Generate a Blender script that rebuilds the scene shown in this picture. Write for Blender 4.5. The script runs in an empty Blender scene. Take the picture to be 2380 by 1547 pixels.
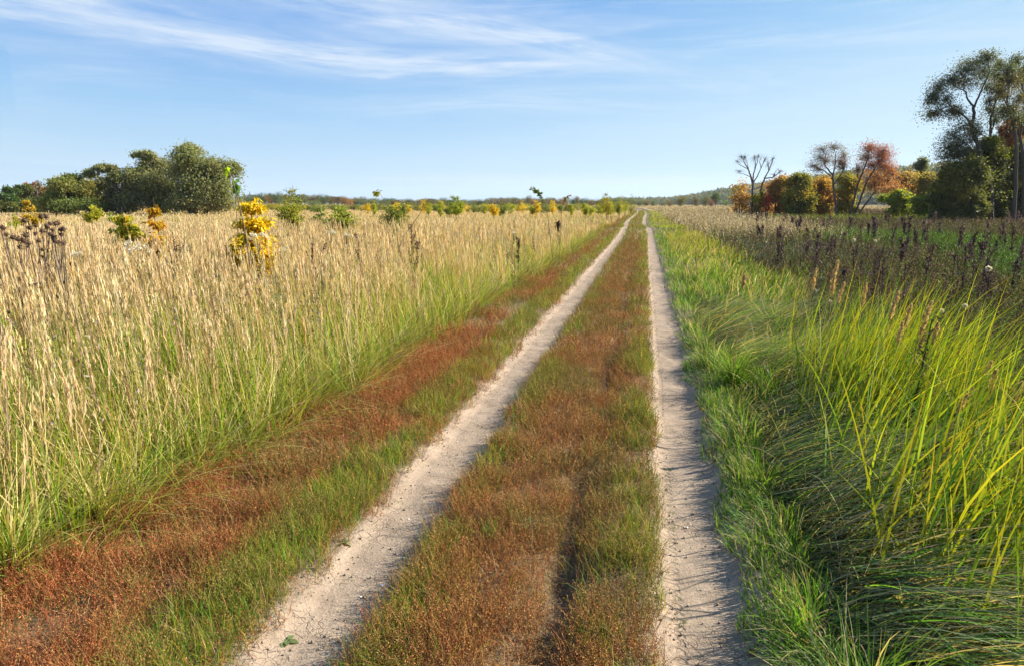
import bpy, math
import numpy as np
R = math.radians
SC = bpy.context.scene
COL = SC.collection

# ------------------------------------------------------------------ camera, sky, sun, exposure
IW, IH, FPX, HOR, EYE = 2380., 1547., 1587., 474., 1.75      # photograph frame (survey units), focal length, horizon, eye height
PITCH = math.atan((IH/2-HOR)/FPX)
YAW = R(10.9)                                                # the camera looks this far left of the track (+Y)
cam_data = bpy.data.cameras.new('camera')
cam = bpy.data.objects.new('camera', cam_data); COL.objects.link(cam)
cam.location = (0, 0, EYE); cam.rotation_euler = (math.pi/2-PITCH, 0, YAW)
cam_data.sensor_width = 36; cam_data.lens = 36*FPX/IW; cam_data.clip_start = .05; cam_data.clip_end = 20000
SC.camera = cam
SUN_EL, SUN_AZ = R(32), R(64)                                # azimuth from the track direction (+Y) towards +X
sd = bpy.data.lights.new('sun', 'SUN'); sd.energy = 4.9; sd.angle = R(.5); sd.color = (1, .93, .82)
sun = bpy.data.objects.new('sun', sd); COL.objects.link(sun)
sun.rotation_euler = (math.pi/2-SUN_EL, 0, -SUN_AZ+math.pi)
SC.view_settings.view_transform = 'Standard'; SC.view_settings.look = 'None'
EXPO = 1.35; SC.view_settings.exposure = EXPO; SC.view_settings.gamma = 1
SKYK = 1/.12/2**EXPO                                          # sky colours as photographed, brought to scene units
SC.cycles.max_bounces = 6; SC.cycles.diffuse_bounces = 3; SC.cycles.transmission_bounces = 4; SC.cycles.glossy_bounces = 2
SC.cycles.use_adaptive_sampling = True; SC.cycles.adaptive_threshold = .02
SC.cycles.caustics_reflective = False; SC.cycles.caustics_refractive = False

def survey(x, y):                                            # direction of a surveyed point
    cx, cy = (x-IW/2)/FPX, -(y-IH/2)/FPX
    f = np.array([0, math.cos(PITCH), -math.sin(PITCH)]); u = np.array([0, math.sin(PITCH), math.cos(PITCH)])
    d = f + cx*np.array([1., 0, 0]) + cy*u
    c, s = math.cos(YAW), math.sin(YAW)
    return np.array([c*d[0]-s*d[1], s*d[0]+c*d[1], d[2]]), d[1]
def at(x, y, dist):                                          # the point at this horizontal depth
    d, fw = survey(x, y)
    return np.array([0, 0, EYE]) + d*(dist/fw)
def on_ground(x, y, z=0):
    d, _ = survey(x, y)
    return d[:2]*((z-EYE)/d[2])
def azel(x, y):
    d, _ = survey(x, y)
    return math.atan2(d[0], d[1]), math.atan2(d[2], math.hypot(d[0], d[1]))

class NT:                                                    # small helper to write node trees
    def __init__(s, nt): s.nt = nt; s.n = nt.nodes; s.l = nt.links
    def put(s, sock, v):
        if isinstance(v, bpy.types.NodeSocket): s.l.new(v, sock)
        elif v is not None:
            if hasattr(sock.default_value, '__len__') and len(sock.default_value) == 4 and len(v) == 3: v = tuple(v)+(1,)
            sock.default_value = v
    def node(s, typ, ins=None, **kw):
        n = s.n.new(typ)
        for k, v in kw.items(): setattr(n, k, v)
        for k, v in (ins or {}).items(): s.put(n.inputs[k], v)
        return n
    def m(s, op, a, b=None, c=None, clamp=False):
        n = s.n.new('ShaderNodeMath'); n.operation = op; n.use_clamp = clamp
        for i, v in enumerate((a, b, c)):
            if v is not None: s.put(n.inputs[i], v)
        return n.outputs[0]
    def mix(s, f, a, b, blend='MIX'):
        n = s.n.new('ShaderNodeMix'); n.data_type = 'RGBA'; n.blend_type = blend
        s.put(n.inputs[0], f); s.put(n.inputs[6], a); s.put(n.inputs[7], b)
        return n.outputs[2]
    def noise(s, vec, scale, detail=4, rough=.5, out=0, dist=0):
        n = s.node('ShaderNodeTexNoise', {'Vector': vec, 'Scale': scale, 'Detail': detail, 'Roughness': rough, 'Distortion': dist})
        return n.outputs[out]
    def ramp(s, f, stops):
        n = s.n.new('ShaderNodeValToRGB'); e = n.color_ramp.elements
        while len(e) < len(stops): e.new(.5)
        for k, (p, c) in zip(e, stops):
            k.position = p; k.color = tuple(c)+(1,) if len(c) == 3 else c
        s.put(n.inputs[0], f); return n.outputs[0]
    def smooth(s, x, a, b):
        n = s.n.new('ShaderNodeMapRange'); n.interpolation_type = 'SMOOTHSTEP'
        s.put(n.inputs[0], x); n.inputs[1].default_value = a; n.inputs[2].default_value = b
        return n.outputs[0]
    def curve(s, x, pts):                                    # piecewise curve x -> value (values in 0..1, x in 0..1)
        n = s.n.new('ShaderNodeFloatCurve'); c = n.mapping.curves[0]
        s.put(n.inputs['Value'], x)
        while len(c.points) < len(pts): c.points.new(.5, .5)
        for p, (a, b) in zip(c.points, pts): p.location = (a, b)
        n.mapping.update(); return n.outputs[0]

world = bpy.data.worlds.new('World'); SC.world = world; world.use_nodes = True
world.node_tree.nodes.clear()
T = NT(world.node_tree)
sky = T.node('ShaderNodeTexSky', sky_type='NISHITA', sun_disc=False, sun_elevation=SUN_EL, sun_rotation=SUN_AZ,
             altitude=150, air_density=1.0, dust_density=.25, ozone_density=3.0)
tc = T.node('ShaderNodeTexCoord').outputs['Generated']
sx = T.node('ShaderNodeSeparateXYZ', {0: tc}).outputs
az = T.m('ARCTAN2', sx[0], sx[1])
el = T.m('ARCSINE', sx[2])
A0, A1 = R(-80), R(45)
an = T.m('DIVIDE', T.m('SUBTRACT', az, A0), A1-A0, clamp=True)
def cirrus(pts, half, amp_pts, seed, fib):                   # one wispy streak through surveyed sky points
    q = [azel(*p) for p in pts]
    E0, E1 = 0., .6
    f = T.curve(an, [((a-A0)/(A1-A0), (e-E0)/(E1-E0)) for a, e in q])
    amp = T.curve(an, [((azel(px, 150)[0]-A0)/(A1-A0), v) for px, v in amp_pts])
    centre = T.m('MULTIPLY', f, E1-E0)
    vec = T.node('ShaderNodeCombineXYZ', {0: T.m('MULTIPLY', az, 2.2), 1: T.m('MULTIPLY', T.m('SUBTRACT', el, centre), fib), 2: seed}).outputs[0]
    w = T.noise(vec, 1.6, 3, .5)
    off = T.m('ADD', T.m('SUBTRACT', el, centre), T.m('MULTIPLY', T.m('SUBTRACT', w, .5), half*.9))
    g = T.m('DIVIDE', off, half)
    body = T.m('POWER', 2.718, T.m('MULTIPLY', T.m('MULTIPLY', g, g), -1))
    fine = T.noise(vec, 3.6, 9, .64, dist=.3)
    return T.m('MULTIPLY', T.m('MULTIPLY', body, amp), T.smooth(fine, .24, .68))
c1 = cirrus([(-300, -40), (0, 12), (250, 55), (500, 97), (700, 135), (850, 153), (1000, 156), (1250, 154), (1550, 152), (2400, 150)], .019,
            [(-300, .55), (200, .6), (600, .75), (850, .95), (1100, .85), (1350, .5), (1650, .12), (2300, .05)], 1.3, 26)
c1b = cirrus([(-300, -70), (0, -30), (350, 30), (600, 80), (850, 128), (1100, 150), (2400, 170)], .028,
             [(-300, .2), (0, .4), (300, .4), (600, .3), (850, .25), (1100, .1), (1600, 0), (2300, 0)], 5.1, 16)
c2 = cirrus([(0, -60), (600, -20), (850, 20), (1050, 48), (1250, 90), (1400, 122), (1550, 160), (2400, 260)], .022,
            [(0, .0), (500, .3), (800, .7), (1250, .75), (1450, .45), (1700, .15), (2300, .1)], 8.2, 20)
c3 = cirrus([(0, 200), (250, 182), (880, 250), (1150, 232), (1300, 240), (1650, 255), (2400, 270)], .012,
            [(0, .1), (250, .25), (500, .1), (900, .25), (1300, .4), (1650, .15), (2300, .05)], 3.7, 40)
vs = T.node('ShaderNodeCombineXYZ', {0: T.m('MULTIPLY', az, 1.6), 1: T.m('MULTIPLY', el, 17), 2: 4.}).outputs[0]
veil = T.m('MULTIPLY', T.smooth(T.noise(vs, 2.2, 8, .62, dist=.5), .42, .85), T.smooth(el, .02, .25))
vh = T.node('ShaderNodeCombineXYZ', {0: T.m('MULTIPLY', az, 2.5), 1: T.m('MULTIPLY', el, 55), 2: 9.}).outputs[0]
low = T.m('MULTIPLY', T.smooth(T.noise(vh, 1.3, 4, .5), .45, .7), T.m('SUBTRACT', T.smooth(el, .004, .02), T.smooth(el, .03, .07)))
tot = T.m('ADD', T.m('ADD', T.m('ADD', c1, c1b), c2), T.m('ADD', T.m('MULTIPLY', c3, 1.1), T.m('ADD', T.m('MULTIPLY', veil, .75), T.m('MULTIPLY', low, .35))), clamp=True)
sg = T.node('ShaderNodeSeparateColor', {0: sky.outputs[0]}).outputs[1]
hs = T.ramp(T.m('MULTIPLY', sg, .1, clamp=True), [(.15, (.10, .30, .70)), (.29, (.175, .42, .84)), (.42, (.33, .60, .91)), (.56, (.51, .74, .94)), (.75, (.58, .81, .96)), (.92, (.66, .87, .98))])
cl = T.mix(T.m('MULTIPLY', tot, .82), hs, (.80, .89, 1.0, 1))
cl = T.mix(1, cl, (SKYK, SKYK, SKYK, 1), 'MULTIPLY')
bg = T.node('ShaderNodeBackground', {'Color': cl, 'Strength': .12})
T.l.new(bg.outputs[0], T.node('ShaderNodeOutputWorld').inputs[0])

# ------------------------------------------------------------------ noise and terrain
def _h(ix, iy, seed):
    n = (ix.astype(np.int64)*374761393 + iy.astype(np.int64)*668265263 + seed*974711) & 0x7fffffff
    n = ((n ^ (n >> 13))*1274126177) & 0x7fffffff
    return ((n ^ (n >> 16)) & 0xffff)/65535.
def vn(x, y, s, seed=0):                                     # smooth value noise, 0..1, feature size s
    x = np.asarray(x, float)/s; y = np.asarray(y, float)/s
    ix, iy = np.floor(x), np.floor(y); fx, fy = x-ix, y-iy
    fx = fx*fx*(3-2*fx); fy = fy*fy*(3-2*fy)
    a, b, c, d = _h(ix, iy, seed), _h(ix+1, iy, seed), _h(ix, iy+1, seed), _h(ix+1, iy+1, seed)
    return (a*(1-fx)+b*fx)*(1-fy)+(c*(1-fx)+d*fx)*fy
def fbm(x, y, s, seed=0):
    return (vn(x, y, s, seed)*.55+vn(x, y, s*.45, seed+7)*.3+vn(x, y, s*.2, seed+13)*.15)
def sst(x, a, b):
    t = np.clip((np.asarray(x, float)-a)/(b-a), 0, 1); return t*t*(3-2*t)
def track(v):                                                # sideways drift of the track along its length
    return np.interp(v, [0, 30, 44, 52, 62, 74, 95, 130, 180, 260, 400], [0, 0, -.02, -.08, -.38, -.42, -.35, -.2, -.6, -3, -10])
RUT = ((-1.275, .205), (.335, .215))
def gz(x, y):
    u = x-track(y); near = 1-sst(y, 25, 60)
    z = (fbm(x, y, .5, 3)-.5)*.035 + (fbm(x, y, 5, 4)-.5)*.10*sst(np.abs(u+.45), .8, 3)
    for c, hw in RUT:
        z = z - .055*(1-sst(np.abs(u-c), hw*.55, hw*1.35))
    z = z + .035*np.exp(-((u+.02)/.16)**2)*near - .08*np.exp(-((u+.33)/.085)**2)*near*sst(vn(y, y*0, 1.7, 5), .2, .5)
    z = z + .03*np.exp(-((u-.72)/.2)**2) + .03*np.exp(-((u+1.75)/.25)**2)
    z = z + .30*np.exp(-((y-50)/7)**2)*sst(y, 30, 40)*0 + .16*np.exp(-((y-47)/4)**2) - .12*np.exp(-((y-60)/5)**2)
    return z

# ------------------------------------------------------------------ geometry helpers
class Geo:
    def __init__(s): s.v = []; s.q = []; s.c = []; s.n = 0
    def add(s, v, q, c):
        v = np.asarray(v, np.float32).reshape(-1, 3); q = np.asarray(q, np.int32).reshape(-1, 4)
        c = np.broadcast_to(np.asarray(c, np.float32), (len(v), 3)) if np.ndim(c) < 2 or len(c) != len(v) else np.asarray(c, np.float32)
        s.v.append(v); s.q.append(q+s.n); s.c.append(c); s.n += len(v)
    def mesh(s, name, smooth=False):
        v = np.concatenate(s.v); q = np.concatenate(s.q); c = np.concatenate(s.c)
        me = bpy.data.meshes.new(name)
        me.vertices.add(len(v)); me.vertices.foreach_set('co', v.ravel())
        me.loops.add(q.size); me.loops.foreach_set('vertex_index', q.ravel())
        me.polygons.add(len(q)); me.polygons.foreach_set('loop_start', np.arange(0, q.size, 4, dtype=np.int32))
        me.polygons.foreach_set('loop_total', np.full(len(q), 4, np.int32))
        if smooth: me.polygons.foreach_set('use_smooth', np.ones(len(q), bool))
        a = me.color_attributes.new('col', 'FLOAT_COLOR', 'POINT')
        a.data.foreach_set('color', np.concatenate([np.clip(c, 0, 1), np.ones((len(c), 1), np.float32)], 1).astype(np.float32).ravel())
        me.update(calc_edges=True)
        return me
    def build(s, name, mat, parent=None, smooth=False):
        me = s.mesh(name, smooth); me.materials.append(mat)
        o = bpy.data.objects.new(name, me); COL.objects.link(o)
        if parent is not None: o.parent = parent
        return o
def unit(a): return a/np.maximum(np.linalg.norm(a, axis=-1, keepdims=True), 1e-9)
def jit(rng, n, cols, spread=.22):                           # n colours drawn from a palette with variation
    cols = np.asarray(cols, float); k = rng.integers(0, len(cols), n); l = rng.integers(0, len(cols), n); t = rng.random((n, 1))*.5
    c = cols[k]*(1-t)+cols[l]*t
    return c*(1+spread*rng.normal(0, 1, (n, 1)))*(1+.035*rng.normal(0, 1, (n, 3)))
def blades(G, rng, P, h, w, az, lean, bend, c0, c1, seg=3, taper=2.2, twist=None):
    """Curved tapering ribbons rooted at P: length h, leaning towards az by lean, bending by a further bend along their length."""
    n = len(P)
    if n == 0: return
    h, w, az, lean, bend = [np.broadcast_to(np.asarray(a, float), (n,)) for a in (h, w, az, lean, bend)]
    d = np.stack([np.sin(az), np.cos(az), 0*az], 1)
    ta = az+(rng.uniform(0, 2*np.pi, n) if twist is None else twist)
    side = np.stack([np.sin(ta), np.cos(ta), 0*ta], 1)
    p = np.array(P, float); V = np.zeros((n, seg+1, 2, 3)); C = np.zeros((n, seg+1, 2, 3))
    z0 = p[:, 2].copy()
    for k in range(seg+1):
        t = k/seg
        ww = (w*(.75+.5*t if t < .4 else .95)*max(1-t**taper, .06))[:, None]*.5
        V[:, k, 0] = p-side*ww; V[:, k, 1] = p+side*ww
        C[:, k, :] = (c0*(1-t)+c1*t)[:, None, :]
        if k == seg: break
        th = np.minimum(lean+bend*((k+.5)/seg)**1.4, 2.7)
        p = p + (h/seg)[:, None]*(np.sin(th)[:, None]*d+np.cos(th)[:, None]*np.array([0, 0, 1.]))
        p[:, 2] = np.maximum(p[:, 2], z0+.01)
    i = np.arange(n)[:, None]*(2*(seg+1)) + np.arange(seg)[None]*2
    G.add(V.reshape(-1, 3), np.stack([i, i+1, i+3, i+2], -1).reshape(-1, 4), C.reshape(-1, 3))
    return p
def leaves(G, rng, P, D, L, Wd, col, N=None):
    """Diamond leaves from P along D."""
    n = len(P)
    if n == 0: return
    D = unit(np.asarray(D, float)); L = np.broadcast_to(np.asarray(L, float), (n,))[:, None]; Wd = np.broadcast_to(np.asarray(Wd, float), (n,))[:, None]
    N = rng.normal(0, 1, (n, 3)) if N is None else N
    S = unit(np.cross(D, N))*Wd*.5; B = np.cross(unit(S), D)*L*.12
    V = np.stack([P, P+D*L*.45+S+B, P+D*L, P+D*L*.45-S+B], 1)
    q = np.arange(n)[:, None]*4+np.arange(4)[None]
    G.add(V.reshape(-1, 3), q, np.repeat(col, 4, 0) if np.ndim(col) > 1 else col)
def tube(G, path, rad, col, sides=5):
    path = np.asarray(path, float); k = len(path); rad = np.broadcast_to(np.asarray(rad, float), (k,))
    tg = unit(np.gradient(path, axis=0)); ref = np.array([.31, .87, .12])
    s = unit(np.cross(tg, ref)); b = np.cross(tg, s)
    a = np.linspace(0, 2*np.pi, sides, endpoint=False)
    V = path[:, None]+rad[:, None, None]*(np.cos(a)[None, :, None]*s[:, None]+np.sin(a)[None, :, None]*b[:, None])
    i = np.arange(k-1)[:, None]*sides; j = np.arange(sides)[None]; j2 = (j+1) % sides
    G.add(V.reshape(-1, 3), np.stack([i+j, i+j2, i+sides+j2, i+sides+j], -1).reshape(-1, 4), col)
def bez(a, c, b, n=6):
    t = np.linspace(0, 1, n)[:, None]; return a*(1-t)**2+2*c*t*(1-t)+b*t*t
def ball(G, c, r, col, seg=8, rings=5, squash=1.):
    th = np.linspace(.001, np.pi-.001, rings+1); a = np.linspace(0, 2*np.pi, seg, endpoint=False)
    V = np.stack([np.sin(th)[:, None]*np.cos(a), np.sin(th)[:, None]*np.sin(a), np.cos(th)[:, None]*squash+0*a], -1)*r+np.asarray(c)
    i = np.arange(rings)[:, None]*seg; j = np.arange(seg)[None]; j2 = (j+1) % seg
    G.add(V.reshape(-1, 3), np.stack([i+j, i+seg+j, i+seg+j2, i+j2], -1).reshape(-1, 4), col)

# ------------------------------------------------------------------ materials
def leaf_mat(name, trans=.35, rough=.55, spec=.25):
    m = bpy.data.materials.new(name); m.use_nodes = True; m.node_tree.nodes.clear(); t = NT(m.node_tree)
    col = t.node('ShaderNodeAttribute', attribute_name='col').outputs['Color']
    oc = t.node('ShaderNodeObjectInfo').outputs['Color']
    c = t.mix(1, col, oc, 'MULTIPLY')
    p = t.node('ShaderNodeBsdfPrincipled', {'Base Color': c, 'Roughness': rough, 'Specular IOR Level': spec})
    tr = t.node('ShaderNodeBsdfTranslucent', {'Color': t.mix(1, c, (1.25, 1.2, .55, 1), 'MULTIPLY')})
    mx = t.node('ShaderNodeMixShader', {0: trans, 1: p.outputs[0], 2: tr.outputs[0]})
    t.l.new(mx.outputs[0], t.node('ShaderNodeOutputMaterial').inputs[0]); return m
M_GRASS = leaf_mat('grass_blade', .38, .6, .15)
M_DRY = leaf_mat('dry_stalk', .3, .7, .15)
M_LEAF = leaf_mat('leaf', .46, .55, .2)
M_HERB = leaf_mat('dead_herb', .12, .8, .1)
def bark_mat(name):
    m = bpy.data.materials.new(name); m.use_nodes = True; t = NT(m.node_tree); p = m.node_tree.nodes['Principled BSDF']
    col = t.node('ShaderNodeAttribute', attribute_name='col').outputs['Color']
    nz = t.noise(t.node('ShaderNodeTexCoord').outputs['Object'], 9, 6, .65)
    t.l.new(t.mix(1, col, t.ramp(nz, [(.25, (.55, .55, .55)), (.75, (1.3, 1.25, 1.2))]), 'MULTIPLY'), p.inputs['Base Color'])
    p.inputs['Roughness'].default_value = .9; return m
M_BARK = bark_mat('bark')
def ground_mat():
    m = bpy.data.materials.new('soil_and_litter'); m.use_nodes = True; t = NT(m.node_tree); p = m.node_tree.nodes['Principled BSDF']
    pos = t.node('ShaderNodeNewGeometry').outputs['Position']
    col = t.node('ShaderNodeAttribute', attribute_name='col').outputs['Color']
    a = t.noise(pos, 22, 8, .7); b = t.noise(pos, 3, 5, .6)
    c = t.mix(1, col, t.ramp(a, [(.3, (.45, .43, .42)), (.55, (1, 1, 1)), (.75, (1.5, 1.45, 1.35))]), 'MULTIPLY')
    c = t.mix(.5, c, t.mix(1, c, t.ramp(b, [(.3, (.7, .72, .7)), (.7, (1.25, 1.2, 1.15))]), 'MULTIPLY'))
    t.l.new(c, p.inputs['Base Color']); p.inputs['Roughness'].default_value = .95; p.inputs['Specular IOR Level'].default_value = .1
    bp = t.node('ShaderNodeBump', {'Strength': .9, 'Distance': .03, 'Height': a}); t.l.new(bp.outputs[0], p.inputs['Normal']); return m
def dirt_mat():
    m = bpy.data.materials.new('dry_track_dirt'); m.use_nodes = True; t = NT(m.node_tree); p = m.node_tree.nodes['Principled BSDF']
    pos = t.node('ShaderNodeNewGeometry').outputs['Position']
    sp = t.node('ShaderNodeSeparateXYZ', {0: pos}).outputs
    wob = t.node('ShaderNodeVectorMath', {0: pos, 1: t.node('ShaderNodeVectorMath', {0: t.noise(pos, 9, 3, .6, out=1), 'Scale': .09}, operation='SCALE').outputs[0]}, operation='ADD').outputs[0]
    def cracks(scale, w):
        v = t.node('ShaderNodeTexVoronoi', {'Vector': wob, 'Scale': scale}, feature='DISTANCE_TO_EDGE').outputs[0]
        return t.m('SUBTRACT', 1, t.smooth(v, 0, w))
    patch = t.smooth(t.noise(pos, 2.2, 3, .5), .42, .62)
    cr = t.m('MULTIPLY', t.m('MULTIPLY', t.m('MAXIMUM', cracks(8, .022), t.m('MULTIPLY', cracks(19, .035), .6)), t.m('ADD', .25, t.m('MULTIPLY', t.smooth(t.noise(pos, 11, 3, .6), .38, .6), .75))), t.m('ADD', t.m('MULTIPLY', patch, .7), .1))
    big = t.noise(pos, 1.4, 4, .55); mid = t.noise(pos, 7, 6, .65); fine = t.noise(pos, 75, 5, .7)
    c = t.ramp(big, [(.3, (.28, .215, .15)), (.55, (.335, .26, .185)), (.75, (.365, .275, .185))])
    c = t.mix(1, c, t.ramp(mid, [(.3, (.78, .76, .75)), (.6, (1.04, 1.03, 1.03)), (.8, (1.12, 1.1, 1.06))]), 'MULTIPLY')
    c = t.mix(1, c, t.ramp(fine, [(.3, (.8, .79, .78)), (.7, (1.12, 1.12, 1.12))]), 'MULTIPLY')
    c = t.mix(t.m('MULTIPLY', cr, .75), c, (.12, .085, .06, 1))
    vo = t.node('ShaderNodeTexVoronoi', {'Vector': pos, 'Scale': 38}); crumbs = t.m('MULTIPLY', t.m('SUBTRACT', 1, t.smooth(vo.outputs[0], .1, .3)), t.smooth(t.noise(pos, 5, 3, .5), .56, .7))
    c = t.mix(t.m('MULTIPLY', crumbs, .5), c, (.22, .16, .11, 1))
    # tyre tread marks pressed into the right wheel track
    tu = t.m('SUBTRACT', sp[0], .2)
    lug = t.m('MULTIPLY', t.smooth(t.m('SINE', t.m('ADD', t.m('MULTIPLY', sp[1], 115), t.m('MULTIPLY', t.m('ABSOLUTE', tu), 60))), -.2, .5),
              t.m('SUBTRACT', 1, t.smooth(t.m('ABSOLUTE', t.m('ADD', tu, t.m('MULTIPLY', t.m('SUBTRACT', t.noise(pos, .8, 2), .5), .06))), .012, .03)))
    lug = t.m('MULTIPLY', lug, t.smooth(t.noise(pos, 1.1, 2, .5), .4, .58))
    hgt = t.m('ADD', t.m('ADD', t.m('MULTIPLY', mid, .5), t.m('MULTIPLY', fine, .22)), t.m('ADD', t.m('MULTIPLY', cr, -.35), t.m('MULTIPLY', lug, -.3)))
    hgt = t.m('ADD', hgt, t.m('MULTIPLY', crumbs, .25))
    t.l.new(c, p.inputs['Base Color']); p.inputs['Roughness'].default_value = .95; p.inputs['Specular IOR Level'].default_value = .1
    bp = t.node('ShaderNodeBump', {'Strength': .9, 'Distance': .03, 'Height': hgt}); t.l.new(bp.outputs[0], p.inputs['Normal']); return m

# ------------------------------------------------------------------ tags
def tag(o, label=None, cat=None, group=None, kind=None):
    if label: o['label'] = label
    if cat: o['category'] = cat
    if group: o['group'] = group
    if kind: o['kind'] = kind
    return o
def thing(name, loc, label, cat, group=None):
    o = bpy.data.objects.new(name, None); COL.objects.link(o); o.location = [float(a) for a in loc]; o.empty_display_size = .2
    return tag(o, label, cat, group)

# ------------------------------------------------------------------ ground and wheel tracks
def stretch(a, b, d0, g, lim):
    out = [a]; s = d0
    while out[-1] < b: out.append(out[-1]+s); s = min(s*g, lim)
    return out
def sheet(us, vs, zf, cf):
    U, Vv = np.meshgrid(us, vs); X = U+track(Vv); Z = zf(U, X, Vv)
    nu, nv = len(us), len(vs)
    i = np.arange(nv-1)[:, None]*nu+np.arange(nu-1)[None]
    G = Geo(); G.add(np.stack([X, Vv, Z], -1).reshape(-1, 3), np.stack([i, i+1, i+nu+1, i+nu], -1).reshape(-1, 4), cf(U, X, Vv).reshape(-1, 3))
    return G
GRND = np.array([.20, .135, .075])
def ground_colour(U, X, Y):
    n = fbm(X, Y, 1.3, 21)[..., None]
    c = GRND*(.8+.5*n)+0*U[..., None]
    for cc, hw in RUT:
        k = (1-sst(np.abs(U-cc)+.10*(vn(X, Y, .12, 23)-.5), hw*.85, hw*1.75))[..., None]; c = c*(1-k)+k*np.array([.29, .225, .16])
    far = sst(np.hypot(X, Y), 20, 120)[..., None]
    left = sst(-U, 2.4, 2.9)[..., None]
    c = c*(1-left)+left*np.array([.30, .22, .10])*(.8+.4*n)
    right = sst(U, .62, .85)[..., None]
    g = np.array([.11, .105, .04]); w = np.array([.13, .085, .06])
    rc = np.where((U > 3)[..., None], w, g)*(.7+.6*n)
    c = c*(1-right)+right*rc
    lf = np.array([.50, .37, .19])*(.85+.3*n); rf = np.array([.21, .17, .08])*(.7+.6*n)
    fc = np.where((U < 0)[..., None], lf, np.where((U > 14+.25*Y)[..., None], rf*.8, np.where((Y > 190)[..., None], lf*.8, rf)))
    vf = sst(np.hypot(X, Y), 300, 600)[..., None]
    fc = fc*(1-vf)+vf*np.array([.36, .31, .15])
    near_verge = (1-sst(np.abs(U+.45), 2.2, 3.2))[..., None]
    return c*(1-far*(1-near_verge))+far*(1-near_verge)*fc
pos_u = stretch(2.6, 4000, .05, 1.16, 400); us = np.array([-a-.9 for a in pos_u[::-1]]+list(np.arange(-3.46, 2.58, .03))+pos_u)
vs_ = np.array([-a for a in stretch(0, 400, .5, 1.3, 100)[::-1][:-1]]+list(np.arange(0, 1.6, .2))+list(np.arange(1.6, 9, .03))+stretch(9, 6000, .04, 1.022, 400))
ground = sheet(us, vs_, lambda U, X, Y: gz(X, Y), ground_colour).build('ground', ground_mat(), smooth=True)
tag(ground, kind='structure')
M_DIRT = dirt_mat()
vt = np.array(list(np.arange(.4, 9, .025))+stretch(9, 170, .03, 1.03, 1.2))
for c, hw in RUT:
    def zf(U, X, Y, c=c, hw=hw):
        e = hw*(1.0+.5*(fbm(U*0+c, Y, .8, 31)-.5)+.35*(vn(U, Y, .13, 33)-.5)+.2*(vn(U, Y, .05, 35)-.5))
        e = e*np.interp(Y, [0, 58, 62, 66, 120, 160], [1, 1, .8, 1, .95, .2])
        return gz(X, Y)+.008-.03*sst(np.abs(U-c)-e, -.03, .09)+(vn(U, Y, .09, 39)-.5)*.008+.01*(vn(U, Y, .2, 40)-.5)
    o = sheet(np.linspace(c-hw*1.7, c+hw*1.7, 44), vt, zf, lambda U, X, Y: np.ones(U.shape+(3,))).build('wheel_track', M_DIRT, smooth=True)
    tag(o, kind='structure')

# ------------------------------------------------------------------ grasses and ground plants (uncountable)
rng = np.random.default_rng(11)
def ring(d0, d1, dens, a0, a1):
    n = int(dens*(d1*d1-d0*d0)/2*R(a1-a0))
    r = np.sqrt(rng.random(n)*(d1*d1-d0*d0)+d0*d0); a = R(a0)+rng.random(n)*R(a1-a0)
    return r*np.sin(a), r*np.cos(a), r
def pts(x, y, dz=0): return np.stack([x, y, gz(x, y)+dz], 1)
def edge_left(y): return -2.72-.35*(fbm(y*0, y, 1.6, 51)-.5)*2+.06*sst(y, 6, 9)+.5*sst(y, 45, 75)
def yaws(n, main, spread): return main+rng.normal(0, spread, n)
TAN = [(.63, .49, .28), (.57, .43, .24), (.67, .54, .34), (.55, .41, .23)]
STEM = [(.52, .36, .13), (.44, .30, .10), (.58, .42, .18), (.42, .34, .09)]
DEADLEAF = [(.58, .44, .20), (.52, .38, .14), (.64, .52, .28)]
GREEN = [(.11, .22, .02), (.15, .25, .02), (.20, .26, .02), (.09, .18, .02)]
LUSH = [(.08, .20, .02), (.11, .23, .025), (.15, .26, .03), (.07, .17, .025)]
YGREEN = [(.34, .36, .03), (.27, .35, .03), (.46, .40, .05), (.18, .30, .03)]
GREYG = [(.15, .20, .09), (.12, .18, .06), (.20, .24, .12), (.24, .22, .11)]
PLUME_CORE = True
def plume(G, top, az, size, col, n_sp, rng, lean=.12, ws=1.):
    """A seed head: narrow soft spindle of spikelets below each stalk top."""
    n = len(top); d = np.stack([np.sin(az)*lean, np.cos(az)*lean, np.ones(n)], 1); d = unit(d)
    L = np.broadcast_to(size, (n,)); W0 = (.0048+.0032*rng.random(n))*ws
    for k in range(2):                                       # the dense core of the head
        blades(G, rng, top-d*(L*.92)[:, None], L*.95, W0*1.4, az, np.arctan(lean)+0*L, .0, col*.86, col, 4, 3)
    for k in range(n_sp):
        t = (k+.1+.8*rng.random(n))/n_sp
        a = rng.uniform(0, 2*np.pi, n)
        out = np.stack([np.cos(a), np.sin(a), 0*a], 1)
        prof = np.sin(np.pi*np.clip(t*.9+.07, 0, 1))**.8
        P = top-d*(L*(1-t*.95))[:, None]+out*(.007*ws*prof*rng.random(n))[:, None]
        leaves(G, rng, P, d+out*(.03+.10*rng.random((n, 1))), L*(1.2/n_sp+.14)*(.6+.6*prof), W0*(.40+.8*prof), col*(1+.09*rng.normal(0, 1, (n, 1))))
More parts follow.
